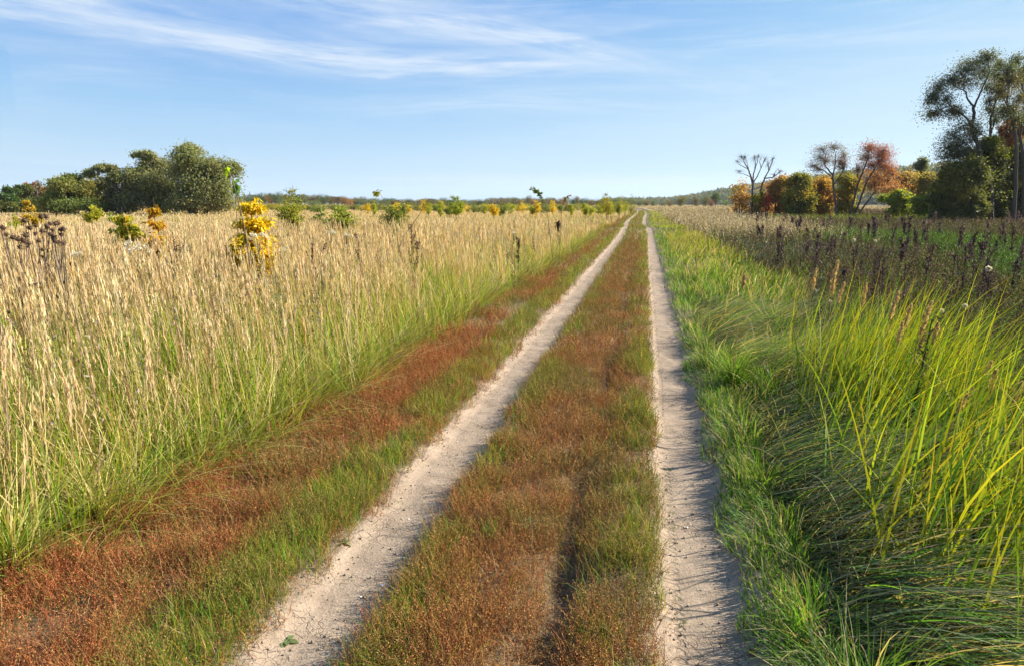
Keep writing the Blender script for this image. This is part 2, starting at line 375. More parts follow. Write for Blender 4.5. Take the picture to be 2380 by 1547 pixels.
# --- left: tall dry reed grass
def dry_field():
    GS, GL, GG = Geo(), Geo(), Geo()
    for (d0, d1, ns, nl, ng, ws, nsp) in ((1.8, 6.5, 120, 300, 420, 1., 18), (6.5, 13, 95, 130, 170, 1.25, 12), (13, 28, 50, 38, 26, 1.8, 7), (28, 60, 22, 8, 5, 3.1, 4), (60, 130, 5.2, 1.2, .6, 6, 3), (130, 300, 1.1, 0, 0, 12, 2), (300, 620, .2, 0, 0, 26, 2)):
        a0, a1 = (-66, 8) if d0 < 10 else (-55, 2)
        def sel(x, y, off=0.):
            u = x-track(y); return u < edge_left(y)-off
        x, y, r = ring(d0, d1, ns, a0, a1); e = edge_left(y)-(x-track(y))
        gap = fbm(x, y, 2.2, 61)
        k = (e > .08) & (gap+.15*sst(e, 1.5, 4)+.08*rng.random(len(x)) > .44); x, y, r, e = x[k], y[k], r[k], e[k]; n = len(x)
        hh = np.clip(1.10+.34*(fbm(x, y, 3, 62)-.42)+.15*rng.normal(0, 1, n), .4, 1.45)*(.74+.26*sst(e, .0, .9))*(1-.53*sst(r, 14, 48))
        azv = yaws(n, R(-70), .8)+3.5*(vn(x, y, 1.8, 63)-.5); cs = jit(rng, n, STEM, .15); ct = jit(rng, n, TAN, .15)
        broken = rng.random(n) < .10
        p = blades(GS, rng, pts(x, y), hh, .0042*ws, azv, np.where(broken, .5, .02)+.22*vn(x, y, 1.1, 64)**2+np.abs(rng.normal(0, .08, n)), np.where(broken, .9, .05)+np.abs(rng.normal(0, .08, n)), cs, ct, 3, 6)
        plume(GS, p, azv, np.clip(.27+.05*rng.normal(0, 1, n), .12, .4)*(1+.10*(ws-1)**.7), ct, nsp, rng, .13, ws)
        if nl:
            x, y, r = ring(d0, d1, nl, a0, a1); k = sel(x, y); x, y, r = x[k], y[k], r[k]; n = len(x)
            cl = jit(rng, n, DEADLEAF, .18)
            blades(GL, rng, pts(x, y, .02), rng.uniform(.35, .9, n)*(1-.5*sst(r, 14, 48)), (.0055+.003*rng.random(n))*ws, yaws(n, R(-80), 1.6), np.abs(rng.normal(.12, .2, n)), np.abs(rng.normal(.7, .6, n)), cl*[.75, .72, .6], cl, 4)
        if ng:
            x, y, r = ring(d0, d1, ng, a0, a1); e = edge_left(y)-(x-track(y))
            g = fbm(x, y, 1.6, 66)
            k = (e > -.05-.4*sst(y, 6, 9)*sst(vn(x, y, 1.1, 68), .4, .6)) & ((g > .45) | (e < 1.4) | (fbm(x, y, 2.2, 61) < .47)) & (rng.random(len(x)) < np.interp(e, [0, 1.2, 3, 8], [1, 1, .6, .35])); x, y, e = x[k], y[k], e[k]; n = len(x)
            c0 = jit(rng, n, GREEN, .2); c1 = np.where(rng.random((n, 1)) < .62, jit(rng, n, YGREEN, .2), np.where(rng.random((n, 1)) < .4, jit(rng, n, DEADLEAF, .15), c0*1.3))
            blades(GG, rng, pts(x, y), rng.uniform(.4, 1.12, n)*(.35+.35*sst(e, -.35, 0)+.3*sst(e, 0, .7)), (.007+.005*rng.random(n))*ws, yaws(n, R(-60), 1.5), np.abs(rng.normal(.06, .12, n)), np.abs(rng.normal(.35, .35, n)), c0, c1, 4)
    GW = Geo()                                               # withered forbs mixed into the grass
    for (d0, d1, dens, sz, nl) in ((3, 13, 7, 1.2, 26), (13, 30, 4.5, 1.8, 18), (30, 70, 1.6, 3.2, 10)):
        x, y, r = ring(d0, d1, dens, -58, 0); k = (edge_left(y)-(x-track(y)) > .3) & (fbm(x, y, 4, 69) > .46); x, y = x[k], y[k]; n = len(x); c = jit(rng, n, [(.22, .16, .13), (.30, .24, .20), (.15, .095, .06), (.36, .31, .26), (.16, .18, .06)], .2); P = pts(x, y)
        tp = blades(GW, rng, P, rng.uniform(.6, 1.15, n)*(1-.4*sst(y, 14, 48)), .005*sz, rng.uniform(0, 6.28, n), np.abs(rng.normal(.08, .08, n)), .15, c*.7, c*.8, 3, 5)
        for j in range(nl):
            t = .35+.65*(j+rng.random(n))/nl; Q = P*(1-t)[:, None]+tp*t[:, None]+rng.normal(0, .018*sz**.5, (n, 3)); leaves(GW, rng, Q, rng.normal(0, .6, (n, 3))+[0, 0, .3], .035*sz**.8*rng.uniform(.5, 1.2, n), .012*sz**.8, c*(1+.25*rng.normal(0, 1, (n, 1))))
    tag(GW.build('withered_forbs', M_HERB), 'grey-brown withered wild flowers mixed through the tan grass', 'weeds', kind='stuff')
    tag(GS.build('dry_reed_grass', M_DRY), 'tall tan reed grass with feathery tops filling the field left of the track', 'grass', kind='stuff')
    tag(GL.build('dead_grass_leaves', M_DRY), 'bleached curled grass leaves between the tan stalks', 'grass', kind='stuff')
    tag(GG.build('green_grass_understorey', M_GRASS), 'green and yellow grass blades among the tan stalks', 'grass', kind='stuff')
    # sprawling blades that flop over the verge
    G = Geo()
    y = np.concatenate([rng.uniform(1.2, 9, 2600), rng.uniform(9, 40, 2200)]); x = edge_left(y)+track(y)-rng.uniform(-.12, .35, len(y)); n = len(y)
    k = vn(x, y, .5, 71) > .36; x, y = x[k], y[k]; n = len(x); s = np.where(y > 9, 1.8, 1.)
    c1 = np.where(rng.random((n, 1)) < .5, jit(rng, n, DEADLEAF, .15), jit(rng, n, YGREEN, .2)*.9)
    blades(G, rng, pts(x, y), rng.uniform(.35, .95, n), (.006+.004*rng.random(n))*s, yaws(n, R(95), .9), rng.uniform(.4, 1.35, n), rng.uniform(.2, 1.1, n), jit(rng, n, GREEN, .2), c1, 6)
    tag(G.build('sprawling_grass', M_GRASS), 'long grass blades flopping from the tan field onto the red verge', 'grass', kind='stuff')
dry_field()
# --- low red ground plants and short turf on the verge and between the wheel tracks
def cover(u, y):
    """(red, green) cover weights of the low plants at lateral position u."""
    inr = np.ones_like(u)
    for c, hw in RUT: inr = inr*sst(np.abs(u-c)+.12*(vn(u, y, .15, 81)-.5), hw*.78, hw*1.05)
    p = fbm(u, y, .8, 83); q = fbm(u, y, .45, 85)
    red = np.where(u < -1.5, sst(-u, 1.62, 1.98)+.15, np.exp(-((u+.55)/.30)**2)+.4)
    red = red*np.where((u < -1.5) & (y > 8), sst(p, .42, .56)*.9, 1)*np.where(u > -1.5, np.clip(1.15-.008*y-.7*sst(y, 24, 50), .25, 1), 1)
    green = np.where(u < -1.5, .8*np.exp(-((u+1.70)/.24)**4)+.4*np.exp(-((u+1.68)/.2)**2)+.10+.75*sst(y, 8, 16)*sst(-u, 2.0, 2.6), .75*np.exp(-((u+.95)/.14)**2)+1.15*np.exp(-((u-.0)/.17)**2)+.04+.6*sst(y, 22, 50))
    green = green*np.where(u < -1.5, sst(q, .28, .5), sst(q, .34, .58))
    bare = .8*sst(vn(u, y, .5, 87), .78, .92)*(y < 6)*(u > -1.1)+np.exp(-((u+.47)/.16)**2-((y-2.75)/.45)**2)*.65+.9*np.exp(-((u+2.35)/.3)**2-((y-2.15)/.25)**2)
    bare = bare+.85*np.exp(-((u+.33+.05*(vn(u*0, y, .5, 89)-.5))/.06)**2)*(y < 14)*sst(vn(y, y*0, 1.7, 5), .2, .5)
    m = inr*np.clip(1-bare, .06, 1)
    return red*m, green*m
RED = [(.30, .095, .035), (.34, .13, .045), (.23, .07, .03), (.33, .17, .06)]
BROWN = [(.31, .155, .055), (.36, .20, .06), (.27, .145, .06), (.40, .215, .06)]
OLIVE = [(.22, .18, .045), (.26, .19, .055), (.18, .17, .035), (.27, .15, .05)]
def low_plants():
    GR, GT = Geo(), Geo()
    for (d0, d1, dens, sz, nl) in ((1.8, 4.2, 7000, 1., 9), (4.2, 8, 3400, 1.3, 8), (8, 16, 1150, 2.0, 6), (16, 34, 300, 3.5, 4), (34, 80, 50, 6.5, 3), (80, 170, 8, 11, 3)):
        a0, a1 = (-62, 20) if d0 < 8 else (-22, 4)
        x, y, r = ring(d0, d1, dens, a0, a1); u = x-track(y)
        k = (u > edge_left(y)-.15) & (u < .14); x, y, u = x[k], y[k], u[k]
        wr, wg = cover(u, y); k = rng.random(len(x)) < np.clip(wr*1.15+.45*wg, 0, 1)*(.35+.65*sst(vn(x, y, .16, 93), .2, .55)); x, y, u, wr, wg = x[k], y[k], u[k], wr[k], wg[k]; n = len(x)
        tone = fbm(x, y, .7, 91); ol = np.clip((.50-tone)*3+np.where(u < -1.5, .12, .25)+.8*wg-.2*((u < -1.85) & (y < 12)), 0, 1)[:, None]
        ol = (rng.random((n, 1)) < ol)
        c = np.where(ol, jit(rng, n, OLIVE, .2), np.where((u > -1.5)[:, None] & (rng.random((n, 1)) < .65), jit(rng, n, BROWN, .2), jit(rng, n, RED, .2)*1.2))
        h = (.05+.09*rng.random(n))*(.45+1.2*vn(x, y, .16, 93))*np.where(u < -1.9, 1.3, 1)*(1+.16*(sz-1)); az = rng.uniform(0, 2*np.pi, n); lean = np.abs(rng.normal(.25, .35, n))
        P = pts(x, y)
        tp = blades(GR, rng, P, h, .0022*sz, az, lean, .4, c*.8, c, 2, 4)
        for j in range(nl):
            t = (j+.6+.4*rng.random(n))/nl; Q = P*(1-t)[:, None]+tp*t[:, None]
            a = rng.uniform(0, 2*np.pi, n); el_ = rng.uniform(-.1, 1.1, n)
            D = np.stack([np.cos(a)*np.cos(el_), np.sin(a)*np.cos(el_), np.sin(el_)], 1)
            leaves(GR, rng, Q, D, (.007+.008*rng.random(n))*sz*(1.25-.5*t), (.0022+.0018*rng.random(n))*sz, c*(1+.2*rng.normal(0, 1, (n, 1))))
    for (d0, d1, dens, sz) in ((1.8, 4.2, 1500, 1.), (4.2, 8, 800, 1.3), (8, 16, 220, 2.)):
        x, y, r = ring(d0, d1, dens, -62 if d0 < 8 else -22, 20 if d0 < 8 else 4); u = x-track(y); k = (u > edge_left(y)-.1) & (u < .12); x, y, u = x[k], y[k], u[k]
        wr, wg = cover(u, y); k = rng.random(len(x)) < np.clip(wr, 0, 1); x, y = x[k], y[k]; n = len(x)
        c = np.where(rng.random((n, 1)) < .35, jit(rng, n, [(.46, .32, .16), (.40, .25, .11)], .2), jit(rng, n, [(.33, .11, .045), (.28, .13, .05)], .25))
        blades(GR, rng, pts(x, y, .01), rng.uniform(.06, .17, n)*sz**.4, .0022*sz, rng.uniform(0, 6.28, n), rng.uniform(.3, 1.35, n), rng.uniform(-.4, .7, n), c, c, 4)
    tag(GR.build('red_knotgrass', M_HERB), 'low rusty red and olive ground plants along the verge and between the wheel tracks', 'ground plants', kind='stuff')
    for (d0, d1, dens, sz) in ((1.8, 4.2, 6500, 1.), (4.2, 8, 3200, 1.3), (8, 16, 900, 2.0), (16, 34, 260, 3.4), (34, 80, 60, 6), (80, 170, 12, 11)):
        a0, a1 = (-62, 20) if d0 < 8 else (-22, 4)
        x, y, r = ring(d0, d1, dens, a0, a1); u = x-track(y)
        k = (u > edge_left(y)-.15) & (u < .16); x, y, u = x[k], y[k], u[k]
        wr, wg = cover(u, y); k = rng.random(len(x)) < np.clip(wg, 0, 1)*1.0; x, y, u = x[k], y[k], u[k]; n = len(x)
        bright = fbm(x, y, .6, 95)[:, None]
        c = np.where(rng.random((n, 1)) < .35, jit(rng, n, YGREEN, .2)*.75, jit(rng, n, LUSH, .2))*(.75+.6*bright); dry = rng.random((n, 1)) < .12; c = np.where(dry, jit(rng, n, DEADLEAF, .2)*.75, c)
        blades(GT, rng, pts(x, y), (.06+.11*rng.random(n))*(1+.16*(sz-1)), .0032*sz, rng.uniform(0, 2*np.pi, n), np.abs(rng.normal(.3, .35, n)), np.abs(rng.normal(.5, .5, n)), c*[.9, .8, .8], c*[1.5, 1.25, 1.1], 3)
    # stray sprigs on the dirt
    y = 1.9+rng.random(70)**2*9; side = rng.integers(0, 2, 70); x = np.where(side == 0, -1.275-.16+.1*rng.random(70), .335-.17+.09*rng.random(70))+track(y)
    x = np.repeat(x, 9)+rng.normal(0, .018, 630); y = np.repeat(y, 9)+rng.normal(0, .018, 630)
    blades(GT, rng, pts(x, y), rng.uniform(.015, .045, 630), .003, rng.uniform(0, 6.28, 630), rng.uniform(.3, 1.2, 630), .4, jit(rng, 630, OLIVE), jit(rng, 630, LUSH)*1.2, 2)
    tag(GT.build('short_turf', M_GRASS), 'short bright green turf in patches beside the wheel tracks', 'grass', kind='stuff')
low_plants()
# --- right: lush verge, lodged grass, tall yellow-green clump, dark weed field
def clump(u, y):                                             # weight of the tall yellow-green clump
    c = 1.84+.10*np.sin(y*1.3)
    w = np.exp(-np.abs((u-c)/.54)**4)*sst(y, 2.0, 2.7)*(1-sst(y, 6.3, 7.6))
    return w*sst(fbm(u, y, .9, 99), .22, .45)
def right_side():
    GL, GY, GK = Geo(), Geo(), Geo()
    for (d0, d1, dens, sz) in ((1.6, 4.5, 3000, 1.), (4.5, 9, 1500, 1.25), (9, 18, 330, 2.1), (18, 40, 90, 3.5), (40, 90, 18, 6.5), (90, 170, 4, 12)):
        a0, a1 = (0, 62) if d0 < 9 else (-8, 34)
        x, y, r = ring(d0, d1, dens, a0, a1); u = x-track(y)
        lim = 2.6+.8*sst(y, 6, 14)+1.4*(fbm(x, y, 2.4, 101)-.5)
        k = (u > .50+.12*(vn(x, y, .25, 103)-.5)) & (u < lim); x, y, u = x[k], y[k], u[k]; n = len(x)
        k = rng.random(n) < np.where(u < .95, 1, .75)*(1-.6*clump(u, y)); x, y, u = x[k], y[k], u[k]; n = len(x)
        e = u-.5; tus = fbm(x, y, .9, 105)
        h = np.interp(e, [0, .15, .35, .7, 1.6], [.09, .19, .27, .33, .36])*(.35+1.25*vn(x, y, .38, 106))*(.6+.8*tus)*rng.uniform(.6, 1.25, n)*(1-.45*sst(y, 25, 60))
        lodged = (e > .35)*sst(vn(x, y, .8, 107), .25, .5)*(y < 12)
        lean = np.abs(rng.normal(.25, .25, n))+lodged*rng.uniform(.4, 1.0, n); h = h*(1+.25*lodged); lean = lean+(e < .35)*.9*sst(vn(x, y, .3, 108), .55, .8)
        main = np.where(e < .3, R(-70), R(118)+1.4*(vn(x, y, 1.1, 109)-.5)*2)
        azv = np.where(lodged > .5, main+rng.normal(0, .45, n), main+rng.normal(0, 1.3, n))
        g = (lodged > .4)[:, None]; yel = np.clip(sst(y, 14, 30)*(e > .5)+.0, 0, 1)[:, None]
        c0 = np.where(g | (rng.random((n, 1)) < .18), jit(rng, n, GREYG, .2), jit(rng, n, LUSH, .25)*(.62+.6*vn(x, y, .35, 119)[:, None])); c0 = c0*(1-.75*yel)+.75*yel*jit(rng, n, YGREEN, .2)*.8
        deadp = (.16+.20*(e > .4))
        dd = rng.random(n)[:, None] < deadp[:, None]; c1 = np.where(dd, jit(rng, n, DEADLEAF, .2)*.85, c0*[1.5, 1.25, 1.1])
        c0 = np.where(dd & (rng.random((n, 1)) < .6), c1*.7, c0)
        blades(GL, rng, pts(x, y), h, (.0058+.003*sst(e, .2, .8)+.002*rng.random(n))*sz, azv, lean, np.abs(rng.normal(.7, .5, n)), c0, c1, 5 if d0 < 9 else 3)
    x = np.concatenate([rng.uniform(.75, 2.9, 15000), rng.uniform(.75, 2.9, 9000)]); y = np.concatenate([rng.uniform(1.3, 5, 15000), rng.uniform(5, 11, 9000)]); u = x.copy(); n = len(x)
    k = (rng.random(n) < sst(u-.5*(vn(x, y, .5, 114)-.5), .68, 1.05)*(1-.7*clump(u, y))*sst(vn(x, y, .7, 113), .18, .4)); x, y = x[k], y[k]; n = len(x); P = pts(x, y, .02); P[:, 2] += rng.uniform(0, .22, n)*(.4+.9*vn(x, y, .9, 115))
    flow = R(118)+1.5*(vn(x, y, 1.2, 117)-.5)+rng.normal(0, .28, n)
    c0 = np.where(rng.random((n, 1)) < .55, jit(rng, n, GREYG, .2), np.where(rng.random((n, 1)) < .5, jit(rng, n, DEADLEAF, .2)*.7, jit(rng, n, LUSH, .2)))
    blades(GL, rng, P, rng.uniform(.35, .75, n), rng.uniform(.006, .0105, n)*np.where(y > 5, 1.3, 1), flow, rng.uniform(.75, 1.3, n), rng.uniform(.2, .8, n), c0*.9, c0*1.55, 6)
    tag(GL.build('lush_verge_grass', M_GRASS), 'lush green and lodged grey-green grass along the right edge of the track', 'grass', kind='stuff')
    # tall clump
    x, y, r = ring(1.8, 8.5, 560, 4, 55); u = x-track(y); w = clump(u, y); k = rng.random(len(x)) < w; x, y, u = x[k], y[k], u[k]; n = len(x)
    c0 = jit(rng, n, [(.12, .22, .02), (.18, .26, .02), (.10, .18, .02)], .18); c1 = jit(rng, n, [(.40, .42, .02), (.52, .46, .02), (.27, .38, .03), (.54, .38, .03)], .18)
    hh = (.74+.5*rng.random(n)**1.3)*(.72+.55*fbm(x, y, .8, 111)); tw_ = rng.random((n, 1)); c1 = np.where(tw_ < .3, c0*1.25, c1)
    blades(GY, rng, pts(x, y), hh, .0095+.0065*rng.random(n), yaws(n, R(75), .75), np.abs(rng.normal(.24, .22, n)), np.abs(rng.normal(.65, .5, n)), c0*.8, c1, 6)
    nf = 240; xx = rng.uniform(.9, 2.6, nf); yy = rng.uniform(1.8, 7.8, nf)
    blades(GY, rng, pts(xx, yy), rng.uniform(.5, .95, nf), .0105, yaws(nf, R(70), 1.2), rng.uniform(.3, .7, nf), rng.uniform(.9, 1.7, nf), jit(rng, nf, GREEN, .2), jit(rng, nf, [(.26, .32, .08), (.42, .36, .16), (.45, .36, .18)], .2), 8)
    tag(GY.build('yellow_green_reed_clump', M_GRASS), 'tall yellow-green reed grass clump leaning right beside the track', 'grass', kind='stuff')
    # weed field: dark forbs with green and grey patches
    for (d0, d1, dens, sz, nl) in ((4.5, 10, 240, 1., 18), (10, 20, 100, 1.6, 15), (20, 45, 32, 2.8, 11), (45, 110, 4.5, 5, 8), (110, 260, .8, 11, 6), (260, 500, .14, 22, 5)):
        a0, a1 = (4, 48) if d0 < 20 else (-6, 36)
        x, y, r = ring(d0, d1, dens, a0, a1); u = x-track(y)
        lim = 2.3+.8*sst(y, 6, 14)+1.6*(fbm(x, y, 2.4, 101)-.5)
        tanp = sst(y, 22, 45)*(1-sst(u, 4+.05*y, 7+.10*y))+sst(y, 150, 190)
        k = (u > np.minimum(lim, 2.2+20*(y < 12))) & (u > lim*.9); x, y, u, tanp = x[k], y[k], u[k], tanp[k]; n = len(x)
        if n == 0: continue
        pa = fbm(x, y, 5, 121); pb = fbm(x, y, 9, 123)
        isgreen = ((pa > .60+.12*sst(y, 34, 50)) | (np.exp(-((x-10.5)/3.8)**2-((y-31)/7)**2) > .35))[:, None]; bright_ = (np.exp(-((x-10.5)/3.8)**2-((y-31)/7)**2) > .35)[:, None]; grey = ((pb > .56) & (rng.random(n) < .4))[:, None]
        dark = jit(rng, n, [(.09, .05, .042), (.13, .07, .055), (.18, .105, .07), (.11, .08, .045)], .25)
        c = np.where(isgreen, jit(rng, n, [(.09, .17, .03), (.13, .20, .04), (.07, .13, .03)], .2), np.where(grey, jit(rng, n, [(.15, .15, .11), (.12, .11, .095), (.12, .14, .07)], .2), np.where(rng.random((n, 1)) < .38, jit(rng, n, [(.12, .15, .035), (.17, .17, .045), (.09, .13, .03)], .25), dark)))
        c = np.where(bright_, c*[1.15, 1.1, 1.0], c); warm = sst(y, 30, 75)[:, None]; c = np.where(isgreen, c, c*(1-warm)+warm*jit(rng, n, [(.17, .095, .07), (.22, .13, .08), (.13, .075, .06), (.20, .16, .06)], .2))
        bandg = (sst(y, 66, 72)*(1-sst(y, 84, 95))*(np.abs(x-(18+.14*(y-60))) < 8))[:, None] > rng.random((n, 1)); c = np.where(bandg, jit(rng, n, [(.22, .28, .04), (.27, .29, .05)], .2), c)
        tn = rng.random(n) < tanp*.8
        c = np.where(tn[:, None], jit(rng, n, TAN, .2)*.9, c)
        h = rng.uniform(.35, .78, n)*np.where(isgreen[:, 0], .85, 1)*(1+.35*tn)
        az = rng.uniform(0, 6.28, n); P = pts(x, y)
        tp = blades(GK, rng, P, h, .004*sz, az, np.abs(rng.normal(.12, .12, n)), .25, c*.8, c, 2, 5)
        for j in range(nl):
            t = (.12+.88*(j+rng.random(n))/nl); Q = P*(1-t)[:, None]+tp*t[:, None]; a = rng.uniform(0, 6.28, n); ev = rng.uniform(.1, 1.4, n)
            D = np.stack([np.cos(a)*np.cos(ev), np.sin(a)*np.cos(ev), np.sin(ev)], 1)
            leaves(GK, rng, Q, D, (.03+.04*rng.random(n))*sz**.8*(1.2-.5*t), (.006+.006*rng.random(n))*sz**.9, c*(1+.3*rng.normal(0, 1, (n, 1))))
        # grass blades and pale flecks among the forbs
        x, y, r = ring(d0, d1, dens*1.1, a0, a1); u = x-track(y); k = u > 2.3+.8*sst(y, 6, 14)+1.2*(fbm(x, y, 2.4, 101)-.5); x, y = x[k], y[k]; n = len(x)
        warm = sst(y, 20, 50)[:, None]
        c1 = np.where(rng.random((n, 1)) < .2+.25*warm, jit(rng, n, DEADLEAF, .2)*.8, jit(rng, n, GREEN, .2)*.8)
        blades(GK, rng, pts(x, y), rng.uniform(.3, .8, n), .006*sz, rng.uniform(0, 6.28, n), np.abs(rng.normal(.2, .2, n)), np.abs(rng.normal(.8, .5, n)), c1*.6, c1, 4)
    tag(GK.build('weed_field', M_HERB), 'dark withered weeds with green patches covering the field right of the track', 'weeds', kind='stuff')
right_side()
# ------------------------------------------------------------------ trees
def pxm(dist): return dist/1615.
def cen(o): return np.array(o.location)
BARK = (.105, .082, .062); BARKD = (.05, .04, .032)
def blob_tree(name, label, cat, base, dist, trunks, blobs, pal, group=None, leaf=(.22, .09), n_leaf=30, twigs=16, seed=1, bark=BARK, r0=.25, droop=.25, deep=1., fill=.55, sig=.13, twig_r=.012, grow=1., along=0):
    """Trunk polylines and crown masses surveyed in photograph units at horizontal depth dist; blob = (x, y, rx, ry[, density[, palette index]])."""
    rg = np.random.default_rng(seed)
    bp = at(base[0], HOR, dist); bp = np.array([bp[0], bp[1], float(gz(bp[0:1], bp[1:2])[0])])
    root = thing(name, bp, label, cat, group)
    fwd = unit(np.array([-math.sin(YAW), math.cos(YAW), 0])); rgt = np.array([math.cos(YAW), math.sin(YAW), 0])
    def loc(x, y, off=0.): return at(x, y, dist)+fwd*off-bp
    k = pxm(dist); GT, GB, GC = Geo(), Geo(), Geo(); anchors = []; radii = []
    for ti, tr in enumerate(trunks):
        offs = rg.normal(0, .25*k*30, len(tr))*deep; offs[0] = 0
        P = np.array([loc(p[0], p[1], o*(i > 0)) for i, (p, o) in enumerate(zip(tr, offs))])
        if abs(tr[0][1]-base[1]) < 2 or tr[0][1] >= base[1]: P[0, 2] = -.15
        t = np.linspace(0, len(P)-1, 6*(len(P)-1)+1); Q = np.stack([np.interp(t, np.arange(len(P)), P[:, a]) for a in range(3)], 1)
        for _ in range(2): Q[1:-1] = (Q[:-2]+2*Q[1:-1]+Q[2:])/4
        Q[1:-1] += rg.normal(0, .012*k*30, Q[1:-1].shape)
        ra = tr[0][2] if len(tr[0]) > 2 else r0; rb = tr[-1][2] if len(tr[-1]) > 2 else ra*.3
        rr = np.linspace(ra, rb, len(Q)); rr[0] *= 1.35
        tube(GT, Q, rr, np.array(bark), 7); anchors.append(Q); radii.append(rr)
    A = np.concatenate(anchors); RA = np.concatenate(radii)
    for bl in blobs:
        x, y, rx, ry = bl[:4]; dens = bl[4] if len(bl) > 4 else 1.; pi = bl[5] if len(bl) > 5 else None
        rx, ry = rx*k*grow, ry*k*grow; rd = .5*(rx+ry)*deep
        C = loc(x, y, rg.normal(0, .45)*rx*deep)
        dd = np.linalg.norm(A-C, axis=1)+1.5*np.maximum(A[:, 2]-(C[2]-.2*ry), 0)+.02*rg.random(len(A))
        j = int(np.argmin(dd)); a = A[j]
        ctrl = a*.5+C*.5+np.array([0, 0, .18*np.linalg.norm(C-a)])+rg.normal(0, .06*np.linalg.norm(C-a)+.01, 3)
        L = bez(a, ctrl, C+np.array([0, 0, ry*.25]), 8); L[1:-1] += rg.normal(0, .02*np.linalg.norm(C-a), (6, 3))
        ar = min(RA[j]*.6, .03+.022*np.linalg.norm(C-a)+.01*rx)
        tube(GT, L, np.linspace(ar, twig_r*1.5, 8), np.array(bark), 5)
        for _ in range(int(along)):                          # short leafy twigs all along the limb
            s = L[rg.integers(1, 7)]; T_ = s+rg.normal(0, .5, 3)*np.array([rx, rd, ry*1.2]); W = bez(s, (s+T_)/2+[0, 0, .1*ry], T_, 4); tube(GB, W, np.linspace(twig_r, twig_r*.5, 4), np.array(bark)*.9, 3)
            n = int(n_leaf*.6*rg.random()); tt = rg.random(n)*3; i0 = np.minimum(tt.astype(int), 2); f = (tt-i0)[:, None]; sz = leaf[0]*rg.uniform(.6, 1.2, n); cc = np.array(pal[rg.integers(0, len(pal))])
            leaves(GC, rg, W[i0]*(1-f)+W[i0+1]*f+rg.normal(0, .14*rx, (n, 3)), rg.normal(0, .6, (n, 3))-[0, 0, droop], sz, sz*leaf[1]/leaf[0], cc*(1+.2*rg.normal(0, 1, (n, 1))))
        nt = max(4, int(twigs*dens))
        base_c = np.array(pal[pi] if pi is not None else pal[rg.integers(0, len(pal))])
        for _ in range(nt):
            v = rg.normal(0, 1, 3); v = v/np.linalg.norm(v)*rg.uniform(.35, 1.12)
            T_ = C+v*np.array([rx, rd, ry])
            s = L[rg.integers(3, 8)]
            if T_[2] < .15: T_[2] = .15+.2*rg.random()
            mid = (s+T_)/2+np.array([0, 0, .2*ry])+rg.normal(0, .1*rx, 3)
            W = bez(s, mid, T_-np.array([0, 0, droop*ry*.3]), 6)
            tube(GB, W, np.linspace(twig_r*1.3, twig_r*.5, 6), np.array(bark)*.9, 3)
            n = int(n_leaf*rg.uniform(.5, 1.4)*min(1., dens+.25))
            if n == 0: continue
            tt = fill*rg.random(n)+(1-fill); i0 = np.minimum((tt*5).astype(int), 4); f = (tt*5-i0)[:, None]
            P = W[i0]*(1-f)+W[i0+1]*f+rg.normal(0, sig, (n, 3))*np.array([rx, rd, ry])
            D = unit(T_-s)*.5+rg.normal(0, .6, (n, 3))+np.array([0, 0, -droop])
            cc = base_c if rg.random() < .75 else np.array(pal[rg.integers(0, len(pal))])
            col = cc*(1+.16*rg.normal())*(1+.2*rg.normal(0, 1, (n, 1)))
            sz = leaf[0]*rg.uniform(.6, 1.3, n)
            leaves(GC, rg, P, D, sz, sz*leaf[1]/leaf[0], col)
    GT.build('trunk', M_BARK, root, smooth=True); GB.build('branches', M_BARK, root)
    if GC.n: GC.build('crown', M_LEAF, root)
    return root
def X1(l): return [tuple([a[0]*.2686, 290.5+.2686*a[1]]+([a[2]*.2686, a[3]*.2686]+list(a[4:]) if len(a) > 3 else list(a[2:]))) for a in l]
def X4(l): return [tuple([1685+.292*a[0], 104.6+.292*a[1]]+([a[2]*.292, a[3]*.292]+list(a[4:]) if len(a) > 3 else list(a[2:]))) for a in l]
def X3(l): return [tuple([2092+.2704*a[0], 104.6+.2704*a[1]]+([a[2]*.2704, a[3]*.2704]+list(a[4:]) if len(a) > 3 else list(a[2:]))) for a in l]
GRP_W = 'willows at the left of the tan field'
WIL = [(.27, .275, .12), (.235, .255, .105), (.30, .285, .14), (.20, .23, .09)]
wk = dict(leaf=(.30, .12), n_leaf=80, twigs=44, droop=.35, fill=.85, sig=.27, grow=1.14, along=10)
blob_tree('willow_tree', 'tallest grey-green willow, right end of the willow clump, with stacked rounded crown', 'tree', (455, 492), 85,
          [[(455, 492, .45), (440, 440), (445, 400), (440, 360, .08)], [(470, 492, .35), (490, 440), (510, 405, .08)], [(450, 492, .3), (420, 450), (405, 420, .08)]],
          X1([(1640, 222, 105, 42, .6), (1660, 300, 130, 80), (1560, 400, 120, 100), (1720, 410, 160, 100), (1880, 390, 105, 100), (2000, 385, 80, 60, .8), (1780, 540, 190, 110), (1930, 550, 140, 120), (1620, 560, 170, 110), (1700, 680, 210, 75), (1930, 690, 150, 70), (1520, 690, 120, 70)]), WIL, GRP_W, seed=2, **wk)
blob_tree('willow_tree', 'grey-green willow with two ragged top sprays, just left of the tallest willow', 'tree', (365, 492), 88,
          [[(365, 492, .4), (362, 440), (350, 400), (345, 365, .07)], [(375, 492, .3), (395, 440), (380, 395, .07)]],
          X1([(1200, 262, 65, 26, .5), (1290, 262, 55, 32, .5), (1320, 320, 50, 50, .6), (1270, 370, 75, 70, .8), (1420, 380, 100, 80), (1350, 490, 150, 105), (1450, 560, 130, 110), (1250, 600, 115, 95), (1400, 690, 180, 75)]), WIL, GRP_W, seed=3, **wk)
